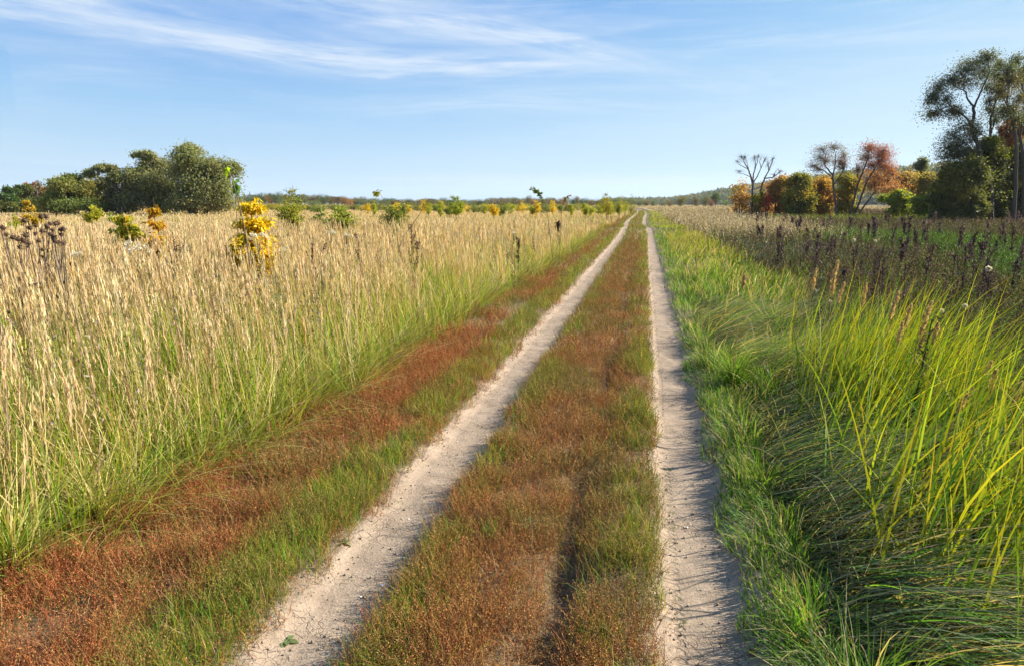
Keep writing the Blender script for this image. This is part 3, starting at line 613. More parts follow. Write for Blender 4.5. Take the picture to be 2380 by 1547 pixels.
blob_tree('willow_tree', 'open willow with bare leaning limbs and sky showing through its crown', 'tree', (270, 492), 86,
          [[(280, 492, .35), (262, 450), (240, 425), (222, 408, .08)], [(285, 492, .3), (275, 440), (258, 410), (245, 388, .06)], [(285, 492, .3), (298, 445), (300, 410, .08)]],
          X1([(870, 380, 55, 28, .6), (975, 385, 60, 32, .6), (785, 425, 50, 30, .5), (1000, 465, 80, 50, .7), (920, 520, 70, 50, .7), (1130, 440, 85, 60, .8), (1090, 540, 90, 65), (1120, 640, 120, 80), (960, 625, 95, 85, 1, 1), (870, 695, 110, 60), (1030, 700, 110, 60)]), WIL, GRP_W, seed=4, **wk)
blob_tree('willow_tree', 'rounded olive-green willow at the left end of the willow clump', 'tree', (165, 493), 84,
          [[(165, 493, .4), (160, 455), (160, 420, .08)], [(168, 493, .3), (185, 455), (195, 435, .08)], [(162, 493, .3), (140, 460), (130, 445, .08)]],
          X1([(590, 470, 60, 40), (520, 525, 90, 58), (640, 535, 105, 60), (750, 550, 75, 60, 1, 4), (450, 600, 80, 70), (600, 620, 140, 80), (760, 635, 100, 80, 1, 4), (500, 690, 120, 65), (690, 695, 150, 60), (830, 700, 80, 55)]), [(.18, .22, .06), (.15, .20, .055), (.22, .23, .065), (.14, .185, .05), (.28, .25, .06)], GRP_W, seed=5, **wk)
LE = 'trees at the left edge behind the tan field'
lk = dict(leaf=(.45, .22), n_leaf=55, twigs=28, sig=.17)
blob_tree('broadleaf_tree', 'dark green round-topped tree at the far left edge of the field', 'tree', (12, 492), 130, [[(12, 492, .35), (12, 445, .1)]], X1([(40, 580, 85, 45), (20, 640, 80, 60), (90, 640, 60, 50)]), [(.07, .12, .03), (.09, .14, .03)], LE, seed=6, **lk)
blob_tree('broadleaf_tree', 'mixed green and orange tree between the dark edge tree and the olive willow', 'tree', (60, 492), 135, [[(60, 492, .35), (60, 440, .1)]], X1([(190, 570, 60, 45), (250, 560, 60, 50), (230, 630, 90, 60), (160, 620, 50, 60), (235, 530, 25, 20, .6, 2)]), [(.09, .13, .03), (.12, .14, .04), (.34, .16, .04)], LE, seed=7, **lk)
blob_tree('broadleaf_tree', 'brown and orange thinning tree touching the olive willow', 'tree', (92, 492), 125, [[(92, 492, .3), (92, 440, .08)]], X1([(340, 610, 60, 50), (330, 570, 50, 35, .6, 1), (335, 520, 35, 45, .25, 2)]), [(.16, .12, .05), (.36, .15, .05), (.20, .15, .12)], LE, seed=8, **lk)
blob_tree('willow_shrub', 'low olive-green bush in front of the left edge trees', 'shrub', (22, 494), 100, [[(22, 494, .15), (22, 475, .05)]], X1([(60, 720, 80, 50), (20, 710, 60, 55), (140, 725, 60, 45)]), [(.15, .16, .045), (.12, .13, .04)], LE, seed=9, **lk)
blob_tree('willow_shrub', 'grey-green bush below the mixed tree, left of the olive willow', 'shrub', (90, 494), 98, [[(90, 494, .15), (90, 475, .05)]], X1([(330, 700, 80, 50), (250, 715, 60, 45), (390, 690, 60, 55)]), [(.14, .17, .07), (.12, .15, .05)], LE, seed=10, **lk)

# right-hand group
GD = 'autumn trees and bushes along the right horizon'
dead = [[(225, 1240, .14), (228, 1110), (213, 1050), (185, 990), (150, 925), (125, 872, .02)], [(226, 1110, .09), (232, 1040), (243, 975), (235, 925), (226, 878, .02)], [(230, 1090, .08), (252, 1050), (290, 980), (322, 898, .02)],
        [(240, 985, .06), (262, 930), (266, 868, .015)], [(275, 1235, .12), (283, 1130), (312, 1062), (350, 1000), (372, 930), (388, 895, .02)], [(312, 1062, .08), (375, 1060), (425, 1030), (462, 998, .015)], [(215, 1055, .06), (160, 1035), (98, 1012, .012)], [(185, 990, .05), (130, 955), (85, 920, .012)], [(350, 1000, .05), (345, 950), (340, 925, .012)],
        [(195, 1010, .05), (190, 950), (160, 880, .012)], [(290, 980, .05), (275, 930), (285, 880, .012)], [(380, 1060, .04), (400, 1010), (425, 985, .012)]]
twg = [(130, 900, 25, 25, .3), (160, 905, 22, 30, .3), (230, 905, 22, 28, .3), (265, 895, 20, 28, .3), (315, 920, 22, 28, .3), (380, 920, 18, 30, .3), (440, 1015, 28, 20, .3), (110, 1010, 25, 15, .3), (395, 1040, 25, 18, .3), (95, 935, 20, 15, .25), (345, 960, 20, 25, .25)]
blob_tree('bare_tree', 'leafless dead tree with two bare forking stems standing against the sky', 'tree', X4([(225, 1240)])[0], 80, [X4(t) for t in dead], X4(twg), [(.2, .1, .05)], GD, n_leaf=0, twigs=90, seed=20, bark=(.13, .10, .085), deep=.5, twig_r=.0095, grow=2.1, along=10)
rk = dict(leaf=(.13, .075), n_leaf=17, twigs=70, droop=.1, sig=.28, fill=.9, along=24, grow=1.35, twig_r=.011)
GREY = [(.27, .18, .15), (.24, .20, .15), (.32, .15, .10), (.25, .23, .10), (.40, .15, .07)]
blob_tree('autumn_tree', 'thin-leaved grey-brown tree with leaning trunk, left of the red tree', 'tree', X4([(912, 1245)])[0], 76,
          [X4(t) for t in ([(912, 1245, .14), (880, 1140), (838, 1040), (812, 955), (800, 880, .04)], [(850, 1070, .1), (880, 960), (885, 860, .03)], [(838, 1040, .07), (760, 990), (690, 965, .02)], [(870, 1110, .08), (930, 1000), (945, 920, .03)])],
          X4([(790, 840, 85, 50, .6, 0), (870, 815, 75, 40, .6, 0), (930, 880, 65, 60, .6, 3), (755, 910, 85, 60, .6, 1), (840, 930, 90, 60, .7, 0), (690, 975, 60, 40, .45, 0), (905, 945, 50, 45, .8, 4), (945, 980, 45, 70, .7, 3), (740, 1000, 70, 40, .5, 0)]), GREY, GD, seed=21, bark=(.13, .10, .085), **dict(rk, n_leaf=9))
REDS = [(.40, .13, .08), (.46, .18, .07), (.33, .13, .09), (.54, .25, .08), (.30, .17, .12)]
blob_tree('autumn_tree', 'red and orange tree with three trunks leaning right', 'tree', X4([(1020, 1245)])[0], 77,
          [X4(t) for t in ([(1000, 1245, .13), (1040, 1110), (1085, 1000), (1130, 900), (1160, 830, .04)], [(1030, 1245, .12), (1120, 1100), (1190, 1000), (1230, 920, .04)], [(1040, 1245, .10), (1190, 1150), (1290, 1090), (1380, 1060, .03)], [(1060, 1060, .06), (1055, 990), (1062, 940, .02)])],
          X4([(1150, 828, 78, 45, .8, 0), (1225, 865, 75, 55, 1, 0), (1262, 920, 65, 60, 1, 0), (1130, 905, 75, 55, .8, 4), (1190, 965, 95, 55, .9, 0), (1285, 980, 60, 50, .9, 1), (1062, 1000, 38, 60, .4, 4), (1230, 1060, 115, 65, 1.2, 3), (1305, 1105, 105, 65, 1.2, 3), (1260, 1175, 115, 60, 1.2, 3), (1170, 1130, 80, 60, 1, 3), (1330, 1010, 50, 50, .6, 1)]), REDS, GD, seed=22, bark=(.10, .075, .065), **rk)
bk = dict(leaf=(.22, .14), n_leaf=55, twigs=34, droop=.1, r0=.1, sig=.27, fill=.85)
def bush(label, base, dist, blobs, pal, seed, name='autumn_bush', cat='bush', X=X4, group=GD, **kw):
    b = X([base])[0]; bl = X(blobs)
    k2 = dict(bk); k2.update(kw)
    xa, xb = min(q[0]-q[2]*.8 for q in bl), max(q[0]+q[2]*.8 for q in bl); ns = max(1, int((xb-xa)/22)); low = max(bl, key=lambda q: q[1])
    yg = HOR+EYE*1615/dist-9; yy = b[1]-7; rows = []
    while yy < yg: rows.append(yy); yy += 13
    bl = bl+[(xa+(xb-xa)*(i+.5+.3*((i*5+r*3) % 4-1.5)/2)/ns, y0+2*((i*7) % 3-1), 15, 12, max(.45, low[4]*.7 if len(low) > 4 else .6), low[5] if len(low) > 5 else None) for r, y0 in enumerate(rows) for i in range(ns)]
    return blob_tree(name, label, cat, b, dist, [[(b[0]+dx*.3, b[1], .09), (b[0]+dx, b[1]-(b[1]-min(q[1] for q in bl))*.7, .03)] for dx in (-12, 0, 10)], bl, pal, group, seed=seed, **k2)
ORB = [(.48, .25, .07), (.54, .31, .07), (.42, .20, .08), (.36, .27, .07)]
OLV = [(.25, .25, .055), (.32, .29, .06), (.20, .22, .05), (.38, .30, .06)]
YEL = [(.34, .30, .03), (.26, .27, .035), (.40, .30, .03)]
bush('brown twiggy bush with few orange leaves at the foot of the dead tree', (120, 1258), 82, [(90, 1150, 60, 60, .5), (150, 1130, 60, 70, .5), (130, 1210, 90, 45, .8, 1), (330, 1150, 60, 70, .5, 0), (360, 1220, 70, 40, .7, 1)], ORB, 30, n_leaf=16)
bush('small yellow bush beneath the dead tree', (240, 1262), 79, [(238, 1225, 30, 30), (290, 1200, 14, 45, .8, 1), (300, 1240, 20, 20)], YEL, 31, n_leaf=30, twigs=12)
bush('little bright red bush by the yellow one under the dead tree', (325, 1264), 79, [(325, 1245, 16, 18)], [(.42, .04, .03)], 32, n_leaf=24, twigs=10)
bush('orange-brown rounded bush between the dead tree and the olive bush', (430, 1256), 80, [(440, 1100, 70, 55), (430, 1170, 75, 60), (450, 1215, 70, 40), (400, 1150, 50, 60)], ORB, 33)
bush('tall olive-green bush left of the thin grey-brown tree', (590, 1258), 78, [(585, 1050, 75, 45, .7), (570, 1110, 100, 60), (630, 1090, 70, 55), (560, 1190, 110, 60), (650, 1190, 80, 60)], OLV, 34)
bush('rusty orange bush below the thin grey-brown tree', (730, 1256), 80, [(720, 1110, 85, 55), (790, 1110, 60, 60), (700, 1190, 100, 60), (800, 1190, 80, 60), (660, 1140, 50, 60)], ORB, 35)
bush('yellow-olive bush between the grey-brown tree and the red tree', (960, 1256), 82, [(940, 1080, 85, 55), (980, 1150, 90, 60), (920, 1190, 80, 50), (1010, 1120, 60, 60)], [(.34, .31, .04), (.40, .31, .05), (.27, .27, .04)], 36)
bush('orange-brown thicket right of the red tree', (1430, 1262), 83, [(1395, 1070, 90, 50), (1470, 1085, 90, 55), (1420, 1150, 110, 60), (1520, 1150, 100, 60), (1480, 1210, 120, 45)], [(.44, .27, .08), (.38, .25, .08), (.34, .29, .07)], 37)
bush('olive and tan thicket touching the left side of the dark tall tree', (1610, 1262), 80, [(1590, 1070, 85, 55), (1650, 1090, 70, 60), (1600, 1150, 110, 60), (1680, 1170, 80, 60), (1620, 1215, 120, 45)], [(.36, .29, .08), (.31, .29, .07), (.27, .25, .07)], 38)
bush('bright yellow-green bush low in front of the orange thicket', (1370, 1270), 73, [(1370, 1195, 65, 35), (1320, 1225, 60, 30), (1430, 1225, 70, 30)], [(.30, .34, .04), (.24, .29, .04)], 39, n_leaf=34)
bush('bright green low bush in front of the olive thicket', (1620, 1275), 70, [(1610, 1235, 70, 30), (1540, 1245, 60, 26), (1680, 1245, 60, 28)], [(.20, .27, .04), (.24, .29, .04)], 40, n_leaf=30)
bush('small grey-green slim tree rising above the orange thicket', (1560, 1255), 95, [(1560, 925, 40, 30, .7), (1545, 960, 45, 30, .7), (1580, 970, 40, 35, .7), (1560, 1020, 45, 40, .6), (1565, 1080, 50, 40)], [(.17, .19, .11), (.20, .20, .10)], 41, name='slim_tree', cat='tree', leaf=(.22, .1))
bush('bare grey twiggy tree behind the orange thicket', (1450, 1255), 96, [(1430, 985, 50, 30, .3), (1480, 995, 45, 30, .3), (1440, 1040, 60, 40, .4)], [(.2, .15, .11)], 42, name='bare_tree', cat='tree', n_leaf=5)
# tall dark trees on the right
GT_ = 'tall dark trees at the right edge'
TALL = [(.115, .135, .065), (.13, .145, .06), (.10, .125, .065), (.17, .145, .065)]
tk = dict(leaf=(.15, .065), n_leaf=27, twigs=36, droop=.4, bark=(.085, .07, .055), sig=.30, fill=.95, grow=1.42, along=22, twig_r=.011)
blob_tree('tall_tree', 'tallest dark tree with a thick leaning trunk and wide open crown', 'tree', X3([(800, 1400)])[0], 60,
          [X3(t) for t in ([(800, 1420, .24), (775, 1200), (715, 1090), (660, 900), (640, 720), (635, 600), (637, 535, .11)], [(637, 535, .09), (600, 465), (550, 400), (495, 360, .03)], [(637, 535, .09), (680, 450), (712, 370), (722, 250), (725, 130, .03)],
           [(632, 720, .1), (545, 625), (430, 520), (365, 430, .025)], [(690, 1040, .1), (600, 960), (500, 900, .03)], [(430, 520, .05), (330, 560), (290, 600, .02)])],
          X3([(725, 120, 70, 50), (640, 170, 105, 60), (545, 225, 105, 70), (460, 290, 80, 60), (700, 250, 95, 85), (610, 320, 115, 65, .8), (330, 380, 75, 70), (265, 460, 50, 60, .9), (390, 480, 90, 50, .7), (320, 590, 80, 50, .8), (430, 580, 70, 50, .6), (520, 580, 90, 50, .8), (560, 710, 110, 70), (430, 790, 100, 80), (560, 840, 125, 85, 1.2), (400, 900, 90, 70), (680, 760, 60, 65), (370, 990, 70, 45, .7), (480, 950, 95, 55), (600, 930, 90, 70)]), TALL, GT_, seed=50, **tk)
blob_tree('tall_tree', 'slender dark tree just right of the widest one', 'tree', X3([(830, 1400)])[0], 62,
          [X3([(830, 1400, .15), (790, 1000), (778, 800), (800, 640), (815, 480), (822, 350), (832, 200, .03)]), X3([(785, 760, .07), (830, 650), (860, 560, .02)]), X3([(800, 600, .06), (760, 520), (740, 470, .02)])],
          X3([(835, 185, 55, 50, .8), (815, 270, 75, 70), (880, 320, 55, 65), (770, 380, 60, 60, .7), (860, 450, 65, 55, .7), (745, 490, 45, 50, .5), (880, 570, 70, 60, .8), (770, 570, 50, 50, .5), (840, 650, 60, 50, .6)]), TALL, GT_, seed=51, **tk)
blob_tree('tall_tree', 'dark tree with a twisting trunk second from the right frame edge', 'tree', X3([(995, 1400)])[0], 58,
          [X3([(995, 1400, .17), (1000, 1150), (1000, 900), (985, 740), (955, 610), (930, 480), (936, 370), (925, 250, .03)]), X3([(965, 650, .06), (1010, 560), (1020, 480, .02)]), X3([(940, 560, .05), (890, 480), (880, 420, .02)])],
          X3([(925, 225, 55, 55, .8), (945, 320, 65, 70), (900, 400, 55, 60, .7), (990, 470, 50, 60, .6), (990, 560, 60, 55, .7), (900, 590, 60, 55, .7), (1020, 640, 50, 50, .6)]), TALL, GT_, seed=52, **tk)
blob_tree('tall_tree', 'dark tall tree partly cut by the right frame edge', 'tree', X3([(1075, 1400)])[0], 61,
          [X3([(1075, 1400, .17), (1050, 1000), (1042, 760), (1058, 600), (1050, 450), (1040, 300), (1042, 140, .03)]), X3([(1055, 500, .07), (1130, 380), (1170, 300, .02)]), X3([(1045, 420, .05), (1000, 320), (990, 260, .02)])],
          X3([(1045, 130, 55, 50, .8), (1060, 220, 75, 65), (1020, 300, 55, 60, .8), (1110, 320, 70, 70), (1170, 260, 70, 70), (1080, 440, 60, 60, .7), (1150, 450, 70, 70), (1120, 580, 80, 70, .8), (1220, 400, 80, 90), (1200, 600, 90, 90)]), TALL, GT_, seed=53, **tk)
bush('orange-leaved tree showing behind the tall dark trunks', (970, 1380), 72, [(1020, 665, 70, 45), (950, 735, 80, 55), (885, 735, 45, 35, .7), (1060, 720, 70, 60), (930, 820, 100, 60), (1040, 830, 90, 70), (900, 900, 90, 60, 1, 3)], [(.40, .16, .06), (.44, .21, .06), (.34, .12, .05), (.3, .2, .05)], 54, name='autumn_tree', cat='tree', X=X3)
uk = dict(leaf=(.19, .11), n_leaf=85, twigs=44)
DK = [(.14, .155, .05), (.12, .14, .05), (.17, .18, .05), (.22, .20, .05)]
bush('large dark olive bush under the tallest dark tree', (600, 1360), 59, [(600, 1040, 105, 75), (500, 1085, 110, 75), (420, 1110, 95, 70, 1, 3), (640, 1130, 130, 95), (540, 1200, 145, 100), (450, 1230, 120, 90, 1, 3), (330, 1215, 75, 60, .9, 3), (600, 1290, 150, 70), (400, 1300, 110, 55)], DK, 55, name='dark_bush', X=X3, group=GT_, **uk)
bush('green bush with a bright yellowish top beside the tallest dark tree', (800, 1360), 61, [(770, 855, 95, 60, 1, 2), (700, 950, 105, 75, 1, 0), (820, 1050, 110, 85, 1, 0), (760, 1150, 110, 90, .8, 1), (720, 1290, 150, 65, 1, 1), (850, 960, 70, 70, 1, 2)], [(.10, .11, .03), (.075, .085, .028), (.20, .22, .035)], 56, name='dark_bush', X=X3, group=GT_, **uk)
bush('dark bush with yellow leaves at the right frame edge', (1000, 1370), 63, [(900, 990, 105, 80), (980, 1050, 95, 95, 1, 3), (880, 1160, 95, 85, 1, 3), (1045, 930, 70, 90), (1050, 1100, 85, 110), (960, 1260, 125, 80), (1100, 1250, 110, 100), (1160, 1050, 100, 120), (1180, 880, 90, 90)], [(.085, .095, .03), (.07, .08, .028), (.10, .11, .03), (.17, .16, .03)], 57, name='dark_bush', X=X3, group=GT_, **uk)

# ------------------------------------------------------------------ far trees, hill and its forest
def proto_crown(rg, h, w, n, ls, sparse=1.):
    G, GT = Geo(), Geo(); nb = 15; C = rg.normal(0, 1, (nb, 3)); C = unit(C)*rg.uniform(.3, .85, (nb, 1)); C = C*[w*.5, w*.5, h*.40]+[0, 0, h*.56]
    rb = rg.uniform(.16, .3, nb)*w
    for c, r in zip(C, rb):
        m = int(n/nb*sparse); d = unit(rg.normal(0, 1, (m, 3))); P = c+d*r*rg.uniform(.55, 1.08, (m, 1))*[1, 1, .85]
        P[:, 2] = np.maximum(P[:, 2], .1)
        t = (.8+.2*rg.random())*np.ones(3)
        leaves(G, rg, P, rg.normal(0, 1, (m, 3))+[0, 0, -.2], ls*rg.uniform(.6, 1.4, m), ls*.6, t*(1+.2*rg.normal(0, 1, (m, 1))))
        tube(GT, bez(np.array([0, 0, h*.2]), np.array([c[0]*.3, c[1]*.3, h*.4]), c, 5), np.linspace(.018*h, .006*h, 5), BARK, 4)
    tube(GT, [(0, 0, -.2), (.01*h, 0, h*.3), (0, .02*h, h*.75)], [.03*h, .022*h, .008*h], BARK, 5)
    return GT.mesh('trunk', True), G.mesh('crown')
rg = np.random.default_rng(77)
PROTO = [proto_crown(rg, 1, w, 1900, .05) for w in (.95, 1.15, .8, 1.0, 1.3)]+[proto_crown(rg, 1, .8, 300, .05)]
for tme, cme in PROTO: tme.materials.append(M_BARK); cme.materials.append(M_LEAF)
def far_tree(x, ytop, wpx, dist, colour, label, group, kind, name='distant_tree', cat='tree'):
    p = at(x, HOR, dist); z = float(gz(p[0:1], p[1:2])[0]); h = EYE+(HOR-ytop)*pxm(dist)-z
    o = thing(name, (p[0], p[1], z), label, cat, group); wd = wpx*2.6*pxm(dist); pw = (.95, 1.15, .8, 1.0, 1.3, .8)[kind]*1.15
    o.scale = (wd/pw, wd/pw, h); o.rotation_euler = (0, 0, rg.uniform(0, 6.28))
    for nm, me in zip(('trunk', 'crown'), PROTO[kind]):
        c = bpy.data.objects.new(nm, me); COL.objects.link(c); c.parent = o
        if nm == 'crown': c.color = tuple(colour)+(1,)
    return o
def X2(x, y): return 581+.2686*x, 348.6+.2686*y
def XM(x, y): return 1162+.2441*x, 377.7+.2441*y
CL = {'dark green': (.085, .125, .035), 'grey-green': (.16, .185, .09), 'pale green': (.17, .22, .07), 'brown': (.17, .13, .06), 'rusty': (.26, .14, .055), 'orange': (.42, .21, .045), 'maroon': (.19, .085, .06), 'olive': (.16, .16, .045), 'bare grey-brown': (.20, .15, .11)}
GF = 'trees of the far wood behind the tan field'
fw = [(30, 400, 50, 'grey-green'), (110, 365, 60, 'dark green'), (165, 382, 28, 'orange'), (225, 362, 60, 'dark green'), (250, 395, 45, 'grey-green'), (330, 385, 50, 'olive'), (420, 380, 60, 'dark green'), (510, 380, 24, 'bare grey-brown'), (550, 395, 48, 'brown'), (635, 380, 46, 'dark green'), (550, 435, 58, 'pale green'), (700, 395, 40, 'brown'), (760, 393, 45, 'brown'), (820, 400, 45, 'rusty'), (870, 420, 36, 'orange'), (960, 416, 45, 'grey-green'), (1060, 420, 55, 'grey-green'), (1000, 425, 40, 'grey-green'), (1160, 440, 50, 'olive'), (1260, 428, 55, 'brown'), (1340, 440, 50, 'olive'), (1450, 428, 55, 'brown'), (1560, 420, 60, 'brown'), (1660, 432, 55, 'brown'), (1740, 428, 50, 'dark green'), (1850, 445, 40, 'olive'), (1930, 455, 40, 'olive'), (2010, 435, 45, 'dark green'), (2085, 410, 45, 'bare grey-brown'), (2150, 408, 45, 'bare grey-brown'), (2230, 415, 40, 'grey-green'), (2320, 420, 40, 'brown')]
far_list = [X2(x, y)+(w*.2686, c) for x, y, w, c in fw]
fm = [(20, 340, 40, 'brown'), (75, 335, 40, 'bare grey-brown'), (130, 340, 40, 'dark green'), (190, 332, 34, 'bare grey-brown'), (275, 315, 40, 'brown'), (330, 335, 36, 'rusty'), (400, 345, 45, 'olive'), (470, 335, 42, 'brown'), (545, 335, 42, 'brown'), (600, 340, 40, 'rusty'), (690, 335, 40, 'dark green'), (740, 320, 28, 'maroon'), (800, 330, 40, 'dark green'), (865, 345, 40, 'brown'), (930, 348, 40, 'olive'), (1000, 352, 40, 'brown'), (1070, 352, 40, 'dark green'), (1140, 355, 40, 'olive'), (1200, 360, 36, 'brown')]
far_list += [XM(x, y)+(w*.2441, c) for x, y, w, c in fm]
side = ['beyond the tan field', 'in the far wood line', 'on the flat horizon']
for i, (x, y, w, c) in enumerate(far_list):
    far_tree(x, y, w*1.15, 330+rg.uniform(-25, 60), CL[c], f'{c} tree in the low far wood line beyond the tan field', f'{c} trees in the far wood line', 5 if c.startswith('bare') else int(rg.integers(0, 5)))
for i in range(70):                                          # second row, a little taller or lower, closing the wood
    x = 560+i*13.6+rg.uniform(-6, 6); y = np.interp(x, [560, 700, 800, 950, 1200, 1450, 1500], [448, 450, 458, 463, 460, 462, 467])+rg.uniform(-3, 5); c = ['brown', 'dark green', 'olive', 'grey-green'][int(rg.integers(0, 4))]
    far_tree(x, y, rg.uniform(12, 18), 420+rg.uniform(-15, 30), CL[c], f'{c} tree in the low far wood line beyond the tan field', f'{c} trees in the far wood line', int(rg.integers(0, 5)))
for x in range(-20, 240, 26):                                # wood behind the left edge trees
    far_tree(x, 447+rg.uniform(-4, 8), 24, 190+rg.uniform(-15, 15), CL[['dark green', 'olive', 'brown'][int(rg.integers(0, 3))]], 'tree in the wood seen behind the left willows', 'trees behind the left willows', int(rg.integers(0, 5)))
mid = [(1720, 320, 60, 'olive', 'wide round olive tree, largest of the row before the hill', 260, 3), (1862, 322, 48, 'brown', 'round brown-olive tree right of the widest round tree before the hill', 265, 0), (1955, 318, 46, 'olive', 'round olive tree left of the tall green tree before the hill', 270, 3), (2052, 268, 48, 'dark green', 'tall dark green tree in the row before the hill', 262, 2), (2012, 345, 40, 'maroon', 'low purple-brown tree beside the tall green tree', 250, 1), (1400, 360, 42, 'brown', 'low brown tree in the row before the hill, nearest the track', 300, 4), (1460, 355, 36, 'grey-green', 'low grey-green tree beside the low brown one near the track', 305, 0), (1612, 358, 52, 'brown', 'low wide brown tree left of the widest olive tree', 290, 4), (2152, 353, 44, 'pale green', 'low pale green bush right of the tall green tree', 280, 4), (1330, 375, 30, 'dark green', 'small dark tree where the track meets the horizon', 330, 0), (1545, 365, 36, 'grey-green', 'small grey-green tree in the gap before the hill', 320, 1)]
for x, y, w, c, lab, d, kd in mid:
    a, b = XM(x, y); far_tree(a, b, w*.2441, d, CL[c], lab, 'round trees before the hill', kd)
SCRUB = {'yellow-green': (.30, .31, .04), 'olive': (.20, .21, .05), 'golden': (.42, .34, .04), 'green': (.15, .21, .04)}
for i in range(84):
    x = 560+i*10.9+rg.uniform(-5, 5); nmc = ['yellow-green', 'olive', 'olive', 'green', 'golden', 'yellow-green'][int(rg.integers(0, 6))]; d = rg.uniform(95, 150)
    far_tree(x, rg.uniform(470, 478), rg.uniform(9, 17), d, SCRUB[nmc], f'low {nmc} scrub bush in the hedge along the far edge of the tan field', f'low {nmc} scrub bushes at the far edge of the tan field', int(rg.integers(0, 5)), 'scrub_bush', 'bush')
# the wooded hill
sky_pts = [(1380, 476), (1480, 471), (1560, 464), (1640, 450), (1700, 440), (1760, 432), (1850, 420), (1960, 410), (2180, 398), (2420, 385), (2700, 375), (3200, 380)]
def hill_crest():
    A, H, Dd = [], [], []
    for x, y in sky_pts:
        d = np.interp(x, [1380, 1760, 2400, 3200], [1500, 1150, 850, 800]); p = at(min(x, 2380), HOR, d)
        dirn, _ = survey(x, HOR); p = dirn*(d/math.hypot(dirn[0], dirn[1])); A.append(math.atan2(p[0], p[1])); Dd.append(d); H.append(max(0, EYE+(HOR-y)*d/1615*.97-9))
    return np.array(A), np.array(Dd), np.array(H)
HA, HD, HH = hill_crest()
def hill_z(a, t):                                            # t: 0 foot, 1 crest, 2 behind
    return np.interp(a, HA, HH)*np.where(t < 1, sst(t, 0, 1)**.8, 1-.5*(t-1))+2.5*(vn(a*160, t*5, 2, 131)-.5)*np.minimum(t, 1)
aa = np.linspace(HA[0], HA[-1], 120); tt = np.linspace(0, 2, 30); AA, TT = np.meshgrid(aa, tt)
def hill_xy(a, t): r = np.interp(a, HA, HD)+(t-1)*260; return r*np.sin(a), r*np.cos(a)
hx, hy = hill_xy(AA, TT); G = Geo(); i = np.arange(29)[:, None]*120+np.arange(119)[None]
G.add(np.stack([hx, hy, hill_z(AA, TT)-.5], -1).reshape(-1, 3), np.stack([i, i+1, i+121, i+120], -1).reshape(-1, 4), (.10, .10, .05))
tag(G.build('hill', M_BARK, smooth=True), kind='structure')
G = Geo(); nt = 3600; a = rg.uniform(HA[0]+.01, HA[-1], nt); t = rg.random(nt)**.8*1.12; x, y = hill_xy(a, t); z = hill_z(a, t)
HC = np.array([(.085, .125, .05), (.11, .14, .055), (.15, .15, .06), (.20, .15, .06), (.075, .11, .05), (.13, .14, .07)])
for k in range(nt):
    m = 46; hgt = rg.uniform(7, 13); w = hgt*rg.uniform(.35, .55); d = unit(rg.normal(0, 1, (m, 3))); P = np.array([x[k], y[k], z[k]+hgt*.55])+d*[w, w, hgt*.45]*rg.uniform(.6, 1.05, (m, 1))
    c = HC[rg.integers(0, 6)]*(1+.15*rg.normal())
    leaves(G, rg, P, rg.normal(0, 1, (m, 3)), rg.uniform(2.2, 3.8, m), 2.2, c*(1+.18*rg.normal(0, 1, (m, 1))))
tag(G.build('hill_forest', M_LEAF), 'distant mixed forest covering the low hill', 'forest', kind='stuff')

